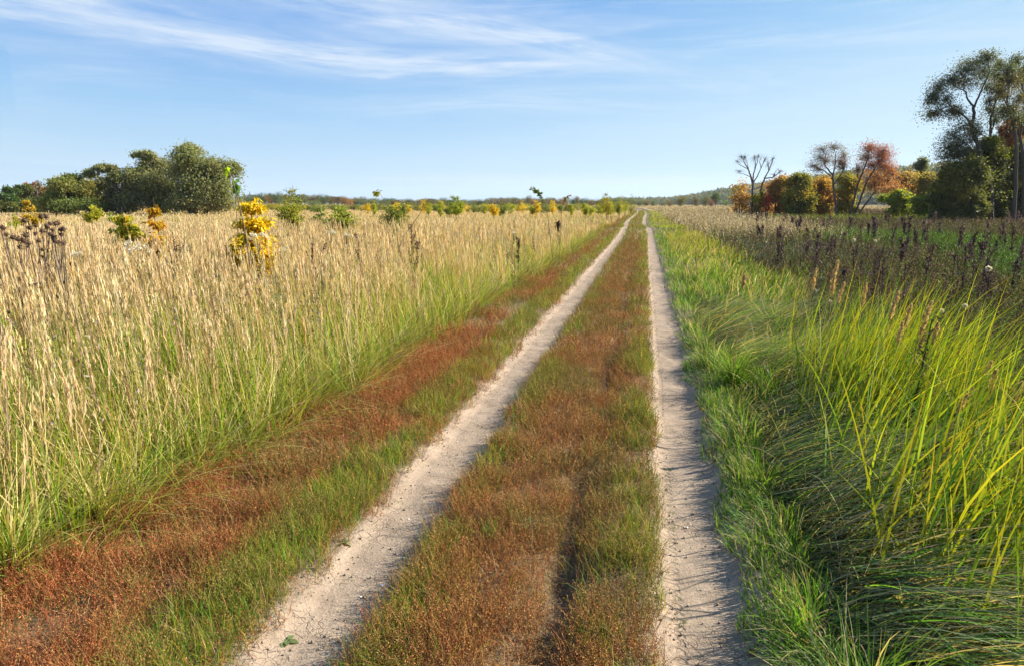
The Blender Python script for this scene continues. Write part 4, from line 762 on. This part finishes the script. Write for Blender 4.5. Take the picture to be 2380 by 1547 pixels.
# ------------------------------------------------------------------ saplings, shrubs, weeds and small things
def behind_edge(x, dist):
    while dist < 120:
        p = at(x, HOR, dist)
        if p[0]-float(track(p[1])) < float(edge_left(p[1:2])[0])-.5: break
        dist += .5
    return dist
YL = [(.62, .44, .02), (.66, .50, .025), (.52, .44, .03), (.62, .37, .02)]
YG = [(.30, .34, .03), (.38, .38, .03), (.22, .29, .03), (.44, .38, .03)]
GRN = [(.13, .19, .045), (.17, .22, .05), (.22, .24, .05)]
def sapling(name, label, cat, x, ytop, dist, wpx, pal, ylow=None, seed=1, group=None, leafs=(.085, .05), nst=3, nl=26, tw=8, lean=0., droop=.7, bare=.0):
    """A young shrub: a few stems from the ground with side twigs and drooping leaves; foliage between ytop and ylow."""
    rg = np.random.default_rng(seed); dist = behind_edge(x, dist); p = at(x, HOR, dist); z = float(gz(p[0:1], p[1:2])[0]); k = pxm(dist)
    h = EYE+(HOR-ytop)*k-z; zl = .35 if ylow is None else max(.1, EYE+(HOR-ylow)*k-z); w = wpx*k
    root = thing(name, (p[0], p[1], z), label, cat, group); GS, GF_ = Geo(), Geo()
    for s in range(nst):
        hs = h*(1 if s == 0 else rg.uniform(.6, .95)); a = rg.uniform(0, 6.28); tip = np.array([math.cos(a)*w*.35*(s > 0)+lean*math.cos(YAW), math.sin(a)*w*.35*(s > 0)+lean*math.sin(YAW), hs])
        st = bez(np.array([rg.normal(0, .03), rg.normal(0, .03), -.05]), np.array([tip[0]*.3+rg.normal(0, .05), tip[1]*.3, hs*.55]), tip, 9)
        tube(GS, st, np.linspace(.011+.003*h, .003, 9), (.12, .075, .05), 5)
        for _ in range(tw):
            t = rg.uniform(0, 1); hz = zl*.85+(hs-zl*.85)*t; i = min(8, max(1, int(hz/hs*8))); b = st[i]
            a = rg.uniform(0, 6.28); prof = (.35+.65*math.sin(math.pi*min(1, max(0, t))**.8)); L = w*.55*rg.uniform(.4, 1.1)*prof
            e = b+np.array([math.cos(a)*L, math.sin(a)*L, L*rg.uniform(.1, .6)]); tw_ = bez(b, (b+e)/2+[0, 0, .15*L], e, 5)
            tube(GS, tw_, np.linspace(.004, .002, 5), (.14, .09, .05), 3)
            if rg.random() < bare: continue
            n = max(3, int(nl*rg.uniform(.5, 1.3))); q = rg.random(n)**.7*4; i0 = np.minimum(q.astype(int), 3); f = (q-i0)[:, None]
            P = tw_[i0]*(1-f)+tw_[i0+1]*f+rg.normal(0, .05*w+.01, (n, 3)); D = rg.normal(0, .6, (n, 3))+[math.cos(a)*.4, math.sin(a)*.4, -droop]
            c = jit(rg, n, pal, .15)*(1+.12*rg.normal()); L_ = leafs[0]*rg.uniform(.6, 1.25, n); leaves(GF_, rg, P, D, L_, L_*leafs[1]/leafs[0], c)
    GS.build('stem', M_BARK, root); GF_.build('foliage', M_LEAF, root); return root
sapling('yellow_shrub', 'large golden-yellow shrub, fullest of the yellow ones, standing in the tan grass', 'shrub', 582, 446, 9, 78, YL, 590, 101, nl=54, tw=40, nst=6, leafs=(.075, .034), droop=.7)
sapling('yellow_shrub', 'sparse orange-yellow sapling with hanging leaves, left of the golden shrub', 'shrub', 358, 460, 11, 50, [(.52, .30, .02), (.54, .36, .02), (.48, .22, .03)], 545, 102, nl=15, tw=20, nst=3, leafs=(.10, .055), droop=1.1)
sapling('yellow_shrub', 'lime-topped sapling with orange lower leaves beside the sparse orange sapling', 'shrub', 282, 481, 11, 50, [(.28, .36, .03), (.36, .38, .03), (.52, .34, .02)], 545, 103, nl=15, tw=18, nst=3, leafs=(.10, .06), droop=1.1)
sapling('yellow_shrub', 'golden sapling standing before the left edge trees', 'shrub', 64, 458, 24, 38, [(.46, .34, .03), (.40, .33, .03), (.5, .27, .03)], 500, 104, nl=34, tw=16, nst=4)
sapling('yellow_shrub', 'small lime-yellow sapling lowest at the left frame edge', 'shrub', 26, 492, 20, 20, YG, 512, 105, nl=26, tw=9, nst=2)
sapling('yellow_shrub', 'rounded lemon-yellow bush before the olive willow', 'shrub', 216, 474, 30, 36, [(.40, .38, .025), (.36, .36, .03)], 498, 106, nl=40, tw=18, nst=5)
sapling('green_sapling', 'lime green sprig just right of the lemon-yellow bush', 'shrub', 252, 487, 28, 14, [(.25, .33, .03)], 500, 107, nl=20, tw=6, nst=2)
sapling('birch_sapling', 'tall slim yellow and green birch sapling with airy top', 'sapling', 683, 430, 22, 60, [(.32, .32, .03), (.20, .26, .03), (.44, .34, .03), (.12, .19, .03)], 508, 108, nl=26, tw=30, nst=4, leafs=(.06, .045), droop=.2)
sapling('green_shrub', 'round bush, yellow at the top and green below, right of the birch sapling', 'shrub', 786, 474, 20, 66, [(.40, .38, .03), (.18, .25, .03), (.12, .19, .03)], 528, 109, nl=30, tw=26, nst=6, leafs=(.07, .045), droop=.3)
sapling('green_shrub', 'dark green low shrub below the bent yellow-leaved shoot', 'shrub', 905, 474, 19, 62, [(.10, .16, .03), (.15, .19, .03), (.3, .27, .03)], 512, 110, nl=24, tw=22, nst=5, leafs=(.06, .035), droop=.2, lean=.05)
sapling('green_shrub', 'green shrub close to the right side of the birch sapling', 'shrub', 740, 478, 26, 36, GRN, 500, 111, nl=26, tw=14, nst=4, leafs=(.07, .045))
sapling('green_sapling', 'upright yellow-green sapling rising above the far wood', 'sapling', 1060, 453, 42, 36, [(.30, .34, .03), (.24, .30, .03)], 486, 112, nl=40, tw=18, nst=3, leafs=(.09, .045), droop=.1)
sapling('green_sapling', 'tall yellow-leaved sapling near where the track vanishes', 'sapling', 1412, 444, 48, 32, [(.36, .34, .03), (.24, .28, .03), (.44, .34, .03)], 492, 113, nl=36, tw=18, nst=4, leafs=(.10, .05), droop=.3)
sapling('green_sapling', 'yellow-green sapling beside the tall one near the track end', 'sapling', 1440, 456, 46, 36, [(.30, .31, .03), (.40, .34, .03), (.16, .20, .03)], 492, 114, nl=36, tw=16, nst=4, leafs=(.10, .05), droop=.3)
sapling('green_sapling', 'feathery green sapling nearest the left side of the track end', 'sapling', 1466, 450, 44, 30, [(.13, .18, .03), (.26, .27, .03)], 500, 115, nl=26, tw=14, nst=4, leafs=(.10, .04), droop=.1)
rs = np.random.default_rng(5)
for i in range(30):
    x = 850+i*21+rs.uniform(-9, 9); d = rs.uniform(42, 95)
    sapling('young_sapling', 'small yellow-green sapling in the row at the far edge of the tan field', 'sapling', x, rs.uniform(463, 478), d, rs.uniform(15, 30), [YG, GRN, YG, YL][int(rs.integers(0, 4))], 490, 200+i, 'small saplings along the far edge of the tan field', (.09, .045), 3, 40, 14)
def shoot(name, label, path, dist, pal, leaf_from, n, ls, seed):
    rg = np.random.default_rng(seed); P = np.array([at(x, y, dist) for x, y in path]); g = at(path[0][0], HOR, dist); P[0, 2] = float(gz(g[0:1], g[1:2])[0])-.03; b = P[0].copy()
    root = thing(name, b, label, 'shoot'); P = P-b; t = np.linspace(0, len(P)-1, 24); Q = np.stack([np.interp(t, np.arange(len(P)), P[:, a]) for a in range(3)], 1)
    for _ in range(4): Q[1:-1] = (Q[:-2]+2*Q[1:-1]+Q[2:])/4
    GS, GF_ = Geo(), Geo(); tube(GS, Q, np.linspace(.008, .0035, 24), (.16, .10, .06), 5)
    q = (leaf_from+(1-leaf_from)*rg.random(n))*23; i0 = np.minimum(q.astype(int), 22); f = (q-i0)[:, None]; L = Q[i0]*(1-f)+Q[i0+1]*f
    leaves(GF_, rg, L, rg.normal(0, .8, (n, 3))+[0, 0, -.5], ls*rg.uniform(.6, 1.2, n), ls*.55, jit(rg, n, pal, .15)); GS.build('stem', M_BARK, root); GF_.build('foliage', M_LEAF, root)
shoot('tall_shoot', 'thin tall bare shoot with a lime leaf tuft at its very top', [(592, 640), (575, 560), (555, 470), (540, 420), (528, 394)], 7.5, [(.28, .40, .02)], .965, 9, .10, 301)
shoot('tall_shoot', 'slim shoot with a bunch of dark green leaves beside the tallest willow', [(556, 560), (550, 500), (548, 455), (549, 425)], 10, [(.10, .22, .03), (.14, .25, .03)], .78, 34, .10, 302)
shoot('tall_shoot', 'bent shoot with a drooping yellow-green leafy tip above the dark green shrub', [(925, 545), (905, 500), (892, 465), (882, 449), (872, 446)], 16, [(.26, .30, .03), (.36, .30, .03)], .86, 26, .13, 303)
shoot('tall_shoot', 'curved dark green leafy shoot arching left above the far wood', [(1290, 520), (1270, 475), (1256, 453), (1246, 442), (1236, 438)], 18, [(.10, .15, .03), (.15, .18, .03)], .45, 60, .10, 304)
shoot('tall_shoot', 'thin arching shoot with a few red-brown leaves right of the curved green one', [(1300, 530), (1305, 490), (1312, 462), (1328, 452)], 19, [(.20, .12, .05), (.14, .16, .03)], .55, 26, .09, 305)
shoot('tall_shoot', 'leaning bare brown stem in the tan grass below the dark green shrub', [(900, 615), (930, 560), (975, 500), (985, 478)], 12, [(.3, .16, .05)], .9, 5, .07, 306)
# dry burdock with round brown heads
def burdock(label, x, ytop, dist, heads, seed):
    rg = np.random.default_rng(seed); p = at(x, HOR, dist); z = float(gz(p[0:1], p[1:2])[0]); k = pxm(dist); root = thing('dry_burdock', (p[0], p[1], z), label, 'dead weed', 'dry burdock plants in the tan grass'); GS = Geo(); base = np.array([p[0], p[1], z])
    h = EYE+(HOR-ytop)*k-z; tube(GS, [(0, 0, -.05), (.01, 0, h*.5), (0, .01, h*.8)], [.012, .009, .005], (.12, .08, .06), 5)
    for hx_, hy_ in heads:
        e = at(hx_, hy_, dist+rg.normal(0, .15))-base; s = np.array([0, 0, h*rg.uniform(.25, .7)]); s[2] = min(s[2], e[2]*.8)
        tube(GS, bez(s, (s+e)/2+[e[0]*.25, e[1]*.25, -.05], e, 6), np.linspace(.006, .003, 6), (.13, .09, .07), 4)
        GH = Geo(); r = rg.uniform(.017, .026); ball(GH, e, r, (.10, .062, .04), 8, 5, .9); d = unit(rg.normal(0, 1, (26, 3))); leaves(GH, rg, e+d*r*.8, d, r*.9, r*.35, (.14, .09, .055)); GH.build('seed_head', M_HERB, root)
    n = 26; P = np.stack([rg.normal(0, .08, n), rg.normal(0, .08, n), rg.uniform(.2, .9, n)*h], 1); leaves(GS, rg, P, rg.normal(0, .5, (n, 3))-[0, 0, .7], .06, .03, (.09, .06, .045)); GS.build('stem', M_HERB, root)
burdock('dead burdock plant with dark heads at the extreme left edge of the grass', 20, 575, 6.2, [(2, 528), (8, 530), (30, 552), (42, 556), (55, 560), (60, 547), (14, 545), (66, 565), (48, 575)], 1)
burdock('dead burdock plant with most heads, tallest of the left group', 75, 505, 6.8, [(57, 513), (96, 504), (106, 503), (84, 525), (116, 520), (110, 527), (82, 543), (99, 537), (128, 520), (122, 534), (90, 560), (70, 530)], 2)
burdock('dead burdock plant with heads leaning right over the tan grass', 118, 530, 6.6, [(134, 519), (142, 534), (147, 533), (142, 545), (125, 553), (128, 560), (134, 563), (147, 566), (118, 545), (100, 580)], 3)
# white dry flower clusters
def white_flower(label, x, y, dist, wpx, seed, group='pale fluffy flower heads in the tan grass'):
    rg = np.random.default_rng(seed); c = at(x, y, dist); z = float(gz(c[0:1], c[1:2])[0]); k = pxm(dist); h = c[2]-z; root = thing('white_flower', (c[0], c[1], z), label, 'flower', group); GS, GH = Geo(), Geo(); w = wpx*k
    tube(GS, [(0, 0, -.03), (.01, 0, h*.5), (0, 0, h*.93)], [.006, .005, .003], (.2, .17, .07), 4); n = 22; P = np.stack([0*np.zeros(n), 0*np.zeros(n), rg.uniform(.35, .9, n)*h], 1); leaves(GS, rg, P, rg.normal(0, .7, (n, 3))+[0, 0, .2], .07, .016, jit(rg, n, [(.16, .2, .05), (.24, .2, .08)]))
    for _ in range(16):
        e = np.array([rg.normal(0, w*.35), rg.normal(0, w*.35), h+rg.normal(0, w*.14)]); tube(GS, [(0, 0, h*.86), e], [.002, .0015], (.25, .2, .1), 3)
        m = 16; d = unit(rg.normal(0, 1, (m, 3))+[0, 0, .4]); leaves(GH, rg, e+d*.004, d, w*.11, w*.07, np.array([.72, .68, .62])*(1+.1*rg.normal(0, 1, (m, 1))))
    GS.build('stem', M_HERB, root); GH.build('flower_head', M_DRY, root)
for i, (x, y, d, w, lab) in enumerate([(320, 578, 6.5, 40, 'broad whitish dried flower cluster below the sparse orange sapling'), (300, 565, 8, 16, 'small whitish flower cluster left of the broad one'), (600, 548, 8, 34, 'pale flower cluster just under the golden-yellow shrub'), (175, 590, 6.3, 18, 'flat whitish flower head low among the left stalks'), (655, 580, 9, 18, 'white flower cluster right of the golden-yellow shrub'), (768, 540, 11, 20, 'bright white fluffy flower below the yellow-topped round bush'), (805, 545, 11, 14, 'small white flower right of the bright white one'), (1195, 540, 12, 10, 'tiny white flower in the right half of the tan grass')]):
    white_flower(lab, x, y, d, w, 400+i)
# dark dead stalks
def dark_stalk(label, x, ytop, dist, seed, group=None, tone=(.05, .035, .03), lean=0., fl=1., name='dead_weed_stalk', hmin=.3):
    rg = np.random.default_rng(seed); dist = behind_edge(x, dist) if x < 1480 else dist; p = at(x, HOR, dist); z = float(gz(p[0:1], p[1:2])[0]); h = max(hmin, EYE+(HOR-ytop)*pxm(dist)-z); root = thing(name, (p[0], p[1], z), label, 'dead weed', group); GS, GF_ = Geo(), Geo()
    sz = max(1.15, dist/6.); tip = np.array([lean*h*math.cos(YAW), lean*h*math.sin(YAW), h]); st = bez(np.array([0, 0, -.04]), np.array([tip[0]*.3+rg.normal(0, .02), rg.normal(0, .02), h*.55]), tip, 8); tube(GS, st, np.linspace(.007, .003, 8)*sz**.7, tone, 5)
    for _ in range(int(7*fl)):
        i = int(rg.integers(3, 8)); b = st[i]; a = rg.uniform(0, 6.28); L = h*.16*rg.uniform(.5, 1.2); e = b+np.array([math.cos(a)*L*.5, math.sin(a)*L*.5, L]); tube(GS, [b, e], [.003*sz**.7, .002*sz**.7], tone, 3)
        n = int(26*fl); t = rg.random((n, 1)); P = b*(1-t)+e*t+rg.normal(0, .008, (n, 3)); leaves(GF_, rg, P, rg.normal(0, .7, (n, 3))+[0, 0, .2], .024*sz**.7, .014*sz**.7, np.array(tone)*(1.3+.4*rg.normal(0, 1, (n, 1))))
    n = int(60*fl); t = rg.uniform(.25, 1, n)*7; i0 = np.minimum(t.astype(int), 6); f = (t-i0)[:, None]; P = st[i0]*(1-f)+st[i0+1]*f; leaves(GF_, rg, P, rg.normal(0, .7, (n, 3))+[0, 0, -.1], .03*sz**.7, .014*sz**.7, np.array(tone)*(1.3+.4*rg.normal(0, 1, (n, 1))))
    tube(GF_, st[1:], np.linspace(.0075, .0034, 7)*sz**.7, tone, 5); GS.build('stem', M_HERB, root); GF_.build('seed_cluster', M_HERB, root); return root
dark_stalk('dark brown dead weed at the edge of the tan field by a green tussock', 1298, 520, 17, 501, tone=(.07, .045, .035), fl=1.6)
for i, (x, y, d) in enumerate([(1205, 560, 13), (1180, 590, 12), (1242, 560, 15), (720, 560, 10), (830, 560, 11), (955, 545, 12), (965, 560, 11.5), (600, 580, 9), (735, 600, 9), (395, 545, 9)]):
    dark_stalk('dark rust-brown weed stalk standing among the tan grass stalks', x, y, d, 510+i, 'dark weed stalks in the tan grass', (.10, .06, .04))
rs = np.random.default_rng(9)
for i in range(95):
    d = 7+rs.random()**1.3*48
    if float(vn(np.array([d*.35]), np.array([rs.random()*9]), 2.2, 141)[0]) < .38: d = 7+rs.random()*26
    xlo = np.interp(d, [7, 10, 20, 50], [2090, 1860, 1760, 1680]); x = xlo+(2420-xlo)*rs.random()**.8; h = rs.uniform(.72, 1.08)
    dark_stalk('dark dried weed stalk standing in the withered field right of the track', x, HOR+(EYE-h)/pxm(d), d, 600+i, 'dark dried weed stalks of the right field', tuple(np.array([.075, .048, .045])*rs.uniform(.7, 1.5)*(1+d/60)), rs.normal(0, .05), rs.uniform(.6, 1.2))
dark_stalk('tall dark weed stalk with yellow leaves right behind the pale seed heads', 2163, 745, 4.6, 560, tone=(.08, .055, .04), fl=.6, lean=.1)
dark_stalk('dark brown dead weed inside the yellow-green reed clump, nearest the camera', 2242, 1080, 3.7, 561, tone=(.07, .045, .035), fl=1.4)
# pale feathery seed stalks in the foreground
def seed_stalk(label, x, y, dist, lean, size, seed, group=None, bend=.1, colr=(.60, .42, .22), thick=1.):
    rg = np.random.default_rng(seed); tip = at(x, y, dist); bx, by = tip[0]-lean*math.cos(YAW), tip[1]-lean*math.sin(YAW); z = float(gz(np.array([bx]), np.array([by]))[0]); root = thing('seed_stalk', (bx, by, z), label, 'grass stalk', group)
    e = tip-np.array([bx, by, z]); GS, GH = Geo(), Geo(); st = bez(np.array([0, 0, -.03]), np.array([e[0]*.25, e[1]*.25, e[2]*.6]), e, 14); tube(GS, st, np.linspace(.0035, .0015, 14), (.42, .31, .14), 4)
    L = np.linalg.norm(np.diff(st, axis=0), axis=1).cumsum(); L = np.concatenate([[0], L]); n = 240
    t = rg.random(n); s = L[-1]-size*(1-t); P = np.stack([np.interp(s, L, st[:, a]) for a in range(3)], 1); dr = unit(st[-1]-st[-4]); out = unit(rg.normal(0, 1, (n, 3))); prof = np.sin(np.pi*np.clip(t*.9+.06, 0, 1))**.7
    lump = .6+.8*vn(t*9, t*0+seed, 1, seed)
    P = P+out*(.012*thick*prof*lump*rg.random(n))[:, None]; leaves(GH, rg, P, dr+out*(.25+.2*rg.random((n, 1))), .028*(.6+.6*prof), .007*thick, np.array(colr)*(1+.18*rg.normal(0, 1, (n, 1))))
    GS.build('stem', M_DRY, root); GH.build('seed_head', M_DRY, root)
GS_ = 'pale seed stalks above the yellow-green reed clump'
for i, (x, y, d, ln, sz, lab, gr, th) in enumerate([
    (1731, 640, 6.0, .05, .13, 'lone brown seed stalk with a hooked head left of the yellow-green clump', None, 1.2),
    (1948, 608, 5.6, .16, .24, 'tallest loose open seed head above the yellow-green clump', None, 1.5),
    (1882, 650, 5.7, .10, .15, 'slim seed head leftmost above the yellow-green clump', None, .8), (1897, 628, 5.7, .07, .17, 'upright seed head second from the left above the clump', None, .9), (1940, 640, 5.5, .03, .17, 'straight seed head standing just below the tallest loose one', None, 1.),
    (1962, 658, 5.4, .14, .17, 'narrow leaning seed head right of the straight one', None, .8), (2014, 662, 5.3, .08, .18, 'isolated seed head midway between the left and right groups', None, .9),
    (2088, 682, 4.9, .16, .21, 'broad slanted seed head left of the thickest ones', None, 1.2), (2118, 712, 4.8, .12, .17, 'seed head between the broad slanted one and the knobbly one', None, 1.1), (2166, 704, 4.7, .18, .25, 'long knobbly seed head, thickest above the clump', None, 1.4), (2098, 752, 4.7, .08, .16, 'lower seed head hanging below the broad slanted one', None, 1.), (2180, 752, 4.7, .08, .16, 'seed head against the tall dark weed stalk', None, 1.1), (2150, 775, 4.7, .14, .15, 'curved low seed head left of the dark weed stalk', None, .9),
    (2303, 842, 4.2, .1, .14, 'slim seed head, highest of those near the right frame edge', None, .9), (2316, 862, 4.1, .08, .15, 'seed head close beside the highest one at the right frame edge', None, 1.), (2342, 900, 4.0, .13, .14, 'slanted seed head low near the right frame edge', None, 1.), (2374, 890, 4.0, .14, .16, 'seed head cut by the right frame edge', None, 1.1), (2246, 918, 3.9, .15, .12, 'seed head bent inside the clump left of the edge group', None, 1.), (2380, 965, 3.7, .14, .17, 'lowest seed head at the right frame edge', None, 1.1), (2262, 905, 4.1, .2, .12, 'nodding seed head just above the bent one', None, .9)]):
    seed_stalk(lab, x, y, d, ln, sz, 700+i, gr or GS_, thick=th)
# white fluff heads in the weed field
def fluff(label, x, y, dist, r, seed):
    rg = np.random.default_rng(seed); c = at(x, y, dist); z = float(gz(c[0:1], c[1:2])[0]); root = thing('fluffy_seed_head', (c[0], c[1], z), label, 'flower', 'white fluffy seed heads in the right field'); GS, GH = Geo(), Geo()
    tube(GS, [(0, 0, -.02), (.01, 0, (c[2]-z)*.5), (0, 0, c[2]-z)], [.004, .003, .002], (.2, .15, .07), 4); n = 120; d = unit(rg.normal(0, 1, (n, 3))); leaves(GH, rg, np.array([0, 0, c[2]-z])+d*r*.1, d, r*rg.uniform(.7, 1.15, n), r*.35, (.75, .70, .62)); GS.build('stem', M_HERB, root); GH.build('fluff', M_DRY, root)
for i, (x, y, d, r, lab) in enumerate([(2190, 722, 5.2, .016, 'round white seed puff just right of the thick seed heads'), (2243, 711, 5.4, .02, 'larger white seed puff right of the round one'), (2298, 624, 9, .04, 'ragged white seed puff high in the dark weeds'), (1985, 558, 16, .04, 'white seed puff by the green patch in the weed field'), (2035, 560, 17, .035, 'white seed puff right of the one by the green patch'), (1930, 700, 6.5, .015, 'small white puff under the tallest seed head')]): fluff(lab, x, y, d, r, 800+i)
# rosette, tuft, leafy weeds, pebbles, fallen leaves on the track
def rosette(label, x, y, n, L, W, pal, seed, name='leaf_rosette', cat='plant', lift=.5):
    rg = np.random.default_rng(seed); g = on_ground(x, y); z = float(gz(g[0:1], g[1:2])[0]); root = thing(name, (g[0], g[1], z), label, cat)
    for i in range(n):
        G = Geo(); a = 6.28*i/n+rg.normal(0, .2); el_ = lift+rg.normal(0, .2); l = L*rg.uniform(.7, 1.15); t = np.linspace(0, 1, 7); d = np.array([math.cos(a), math.sin(a), 0]); s = np.array([-math.sin(a), math.cos(a), 0])
        mid = d*(t*l*math.cos(el_))[:, None]+np.array([0, 0, 1.])*(l*(math.sin(el_)*t-.35*t*t)+.012)[:, None]; w = W*np.array([.22, .45, .8, 1, .95, .6, .08])*.5; V = np.stack([mid-s*w[:, None]+[0, 0, .25*W*.5], mid, mid+s*w[:, None]+[0, 0, .25*W*.5]], 1); c = np.array(pal[rg.integers(0, len(pal))])*(1+.12*rg.normal())
        j = np.arange(6)[:, None]*3+np.arange(2)[None]; G.add(V.reshape(-1, 3), np.stack([j, j+1, j+4, j+3], -1).reshape(-1, 4), c); G.build('leaf', M_LEAF, root, smooth=True)
rosette('pale green broad-leaved rosette growing on bare soil between the wheel tracks', 1228, 1232, 9, .10, .028, [(.22, .26, .11), (.18, .23, .09)], 1, lift=.75)
rosette('low round-leaved green weed at the left edge of the left wheel track', 668, 1472, 7, .045, .026, [(.20, .26, .10)], 2, lift=.25)
rosette('tiny leafy weed at the left rim of the left wheel track', 800, 1262, 6, .04, .02, [(.22, .25, .10)], 3, lift=.3)
rosette('light-edged leafy weed at the right rim of the right wheel track', 1745, 1325, 6, .06, .024, [(.22, .28, .08)], 4, lift=.4)
rosette('broad green leaf cluster at the bottom beside the right wheel track', 1880, 1500, 7, .07, .03, [(.15, .26, .04)], 5, lift=.6)
def tuft(label, x, y, n, h, seed, pal):
    rg = np.random.default_rng(seed); g = on_ground(x, y); z = float(gz(g[0:1], g[1:2])[0]); G = Geo(); P = np.stack([rg.normal(0, .02, n), rg.normal(0, .02, n), 0*np.zeros(n)], 1); c = jit(rg, n, pal, .15)
    blades(G, rg, P, h*rg.uniform(.5, 1.1, n), .0065+.003*(h > .3), rg.uniform(0, 6.28, n), np.abs(rg.normal(.45, .3, n)), np.abs(rg.normal(.9, .4, n)), c, c*[1.5, 1.3, 1.2], 7); o = G.build('grass_tuft', M_GRASS); o.location = (g[0], g[1], z); tag(o, label, 'grass tuft')
tuft('single bright green grass tuft on the bare hump between the wheel tracks', 1140, 1258, 46, .17, 1, LUSH)
tuft('small green grass tuft near the left rim of the centre strip', 990, 1415, 34, .10, 2, LUSH)
tuft('big arching green tussock at the right wheel track edge', 1705, 905, 240, .52, 3, [(.12, .24, .03), (.18, .28, .04)])
tuft('pale arching tussock flopping over the red verge from the tan field', 230, 1230, 190, .55, 4, [(.2, .27, .05), (.4, .38, .14)])
tuft('pale arching tussock at the lower left frame edge', 30, 1350, 220, .6, 5, [(.2, .28, .05), (.42, .40, .16)])
def pebble(x, y, r, seed):
    rg = np.random.default_rng(seed); g = on_ground(x, y); z = float(gz(g[0:1], g[1:2])[0]); G = Geo(); ball(G, (0, 0, 0), 1, (.72, .70, .66), 7, 4, .6); o = G.build('pebble', M_BARK); o.scale = (r*rg.uniform(.8, 1.4), r, r*.8); o.rotation_euler = (0, 0, rg.uniform(0, 6)); o.location = (g[0], g[1], z+.008+r*.25); tag(o, 'small whitish pebble lying on a dry wheel track', 'pebble', 'whitish pebbles on the wheel tracks')
for i, (x, y, r) in enumerate([(949, 1191, .007), (886, 1340, .010), (837, 1367, .007), (1525, 1285, .008), (1540, 1400, .008), (1598, 1205, .007), (1628, 800, .012), (1062, 1013, .007), (1690, 920, .009), (862, 1500, .006)]): pebble(x, y, r, 900+i)
rg = np.random.default_rng(55); G = Geo(); n = 2600                # crumbs of dry dirt on the tracks
yy = 1.8+rg.random(n)**2*16; sd_ = rg.integers(0, 2, n); off = np.sign(rg.normal(0, 1, n))*np.abs(rg.normal(.17, .05, n)); xx = np.where(sd_ == 0, -1.275, .335)+np.where(rg.random(n) < .7, off, rg.uniform(-.17, .17, n)); zz = gz(xx, yy)+.012
for i in range(n):
    r = .0022+.006*rg.random()**3; V = rg.normal(0, 1, (8, 3)); V = np.array([(-1, -1, -1), (1, -1, -1), (1, 1, -1), (-1, 1, -1), (-1, -1, 1), (1, -1, 1), (1, 1, 1), (-1, 1, 1)])*.6*(1+.3*V)*r; G.add(V+[xx[i], yy[i], zz[i]], [(0, 3, 2, 1), (4, 5, 6, 7), (0, 1, 5, 4), (1, 2, 6, 5), (2, 3, 7, 6), (3, 0, 4, 7)], np.array([.29, .225, .16])*rg.uniform(.7, 1.25))
tag(G.build('dirt_crumbs', M_HERB), 'crumbs of dry dirt scattered along the wheel tracks', 'dirt', kind='stuff')
def fallen_leaf(label, x, y, L, c, lift, seed):
    rg = np.random.default_rng(seed); g = on_ground(x, y); z = float(gz(g[0:1], g[1:2])[0]); G = Geo(); t = np.linspace(0, 1, 6); w = L*.35*np.array([.1, .7, 1, .9, .55, .05]); V = np.stack([np.stack([t*L, -w, .25*L*np.sin(t*3.1)+.2*w], 1), np.stack([t*L, 0*t, .25*L*np.sin(t*3.1)], 1), np.stack([t*L, w, .25*L*np.sin(t*3.1)+.3*w], 1)], 1); j = np.arange(5)[:, None]*3+np.arange(2)[None]; G.add(V.reshape(-1, 3), np.stack([j, j+1, j+4, j+3], -1).reshape(-1, 4), c); o = G.build('fallen_leaf', M_LEAF, smooth=True); o.location = (g[0], g[1], z+.012+lift); o.rotation_euler = (rg.normal(0, .2), .1, rg.uniform(0, 6)); tag(o, label, 'leaf')
fallen_leaf('curled orange-brown fallen leaf on the right wheel track', 1738, 1497, .05, (.34, .13, .04), 0, 1)
fallen_leaf('yellow fallen leaf caught in the grass near the bottom right', 2085, 1512, .055, (.55, .38, .04), .2, 2)
fallen_leaf('dark red leaf deep in the green grass right of the track', 2155, 1215, .06, (.30, .05, .03), .3, 3)
# ------------------------------------------------------------------ air
hm = bpy.data.materials.new('haze_air'); hm.use_nodes = True; hm.node_tree.nodes.clear(); T = NT(hm.node_tree)
v = T.node('ShaderNodeVolumePrincipled', {'Color': (.80, .90, 1.0, 1), 'Density': .0001, 'Anisotropy': .2})
T.l.new(v.outputs[0], T.node('ShaderNodeOutputMaterial').inputs['Volume'])
G = Geo(); X0, X1_, Y0, Y1, Z0, Z1 = -6500, 6500, -900, 8000, -3, 190
G.add([(X0, Y0, Z0), (X1_, Y0, Z0), (X1_, Y1, Z0), (X0, Y1, Z0), (X0, Y0, Z1), (X1_, Y0, Z1), (X1_, Y1, Z1), (X0, Y1, Z1)], [(0, 3, 2, 1), (4, 5, 6, 7), (0, 1, 5, 4), (1, 2, 6, 5), (2, 3, 7, 6), (3, 0, 4, 7)], (1, 1, 1))
tag(G.build('haze', hm), 'thin pale haze in the air over the fields', 'haze', kind='stuff')
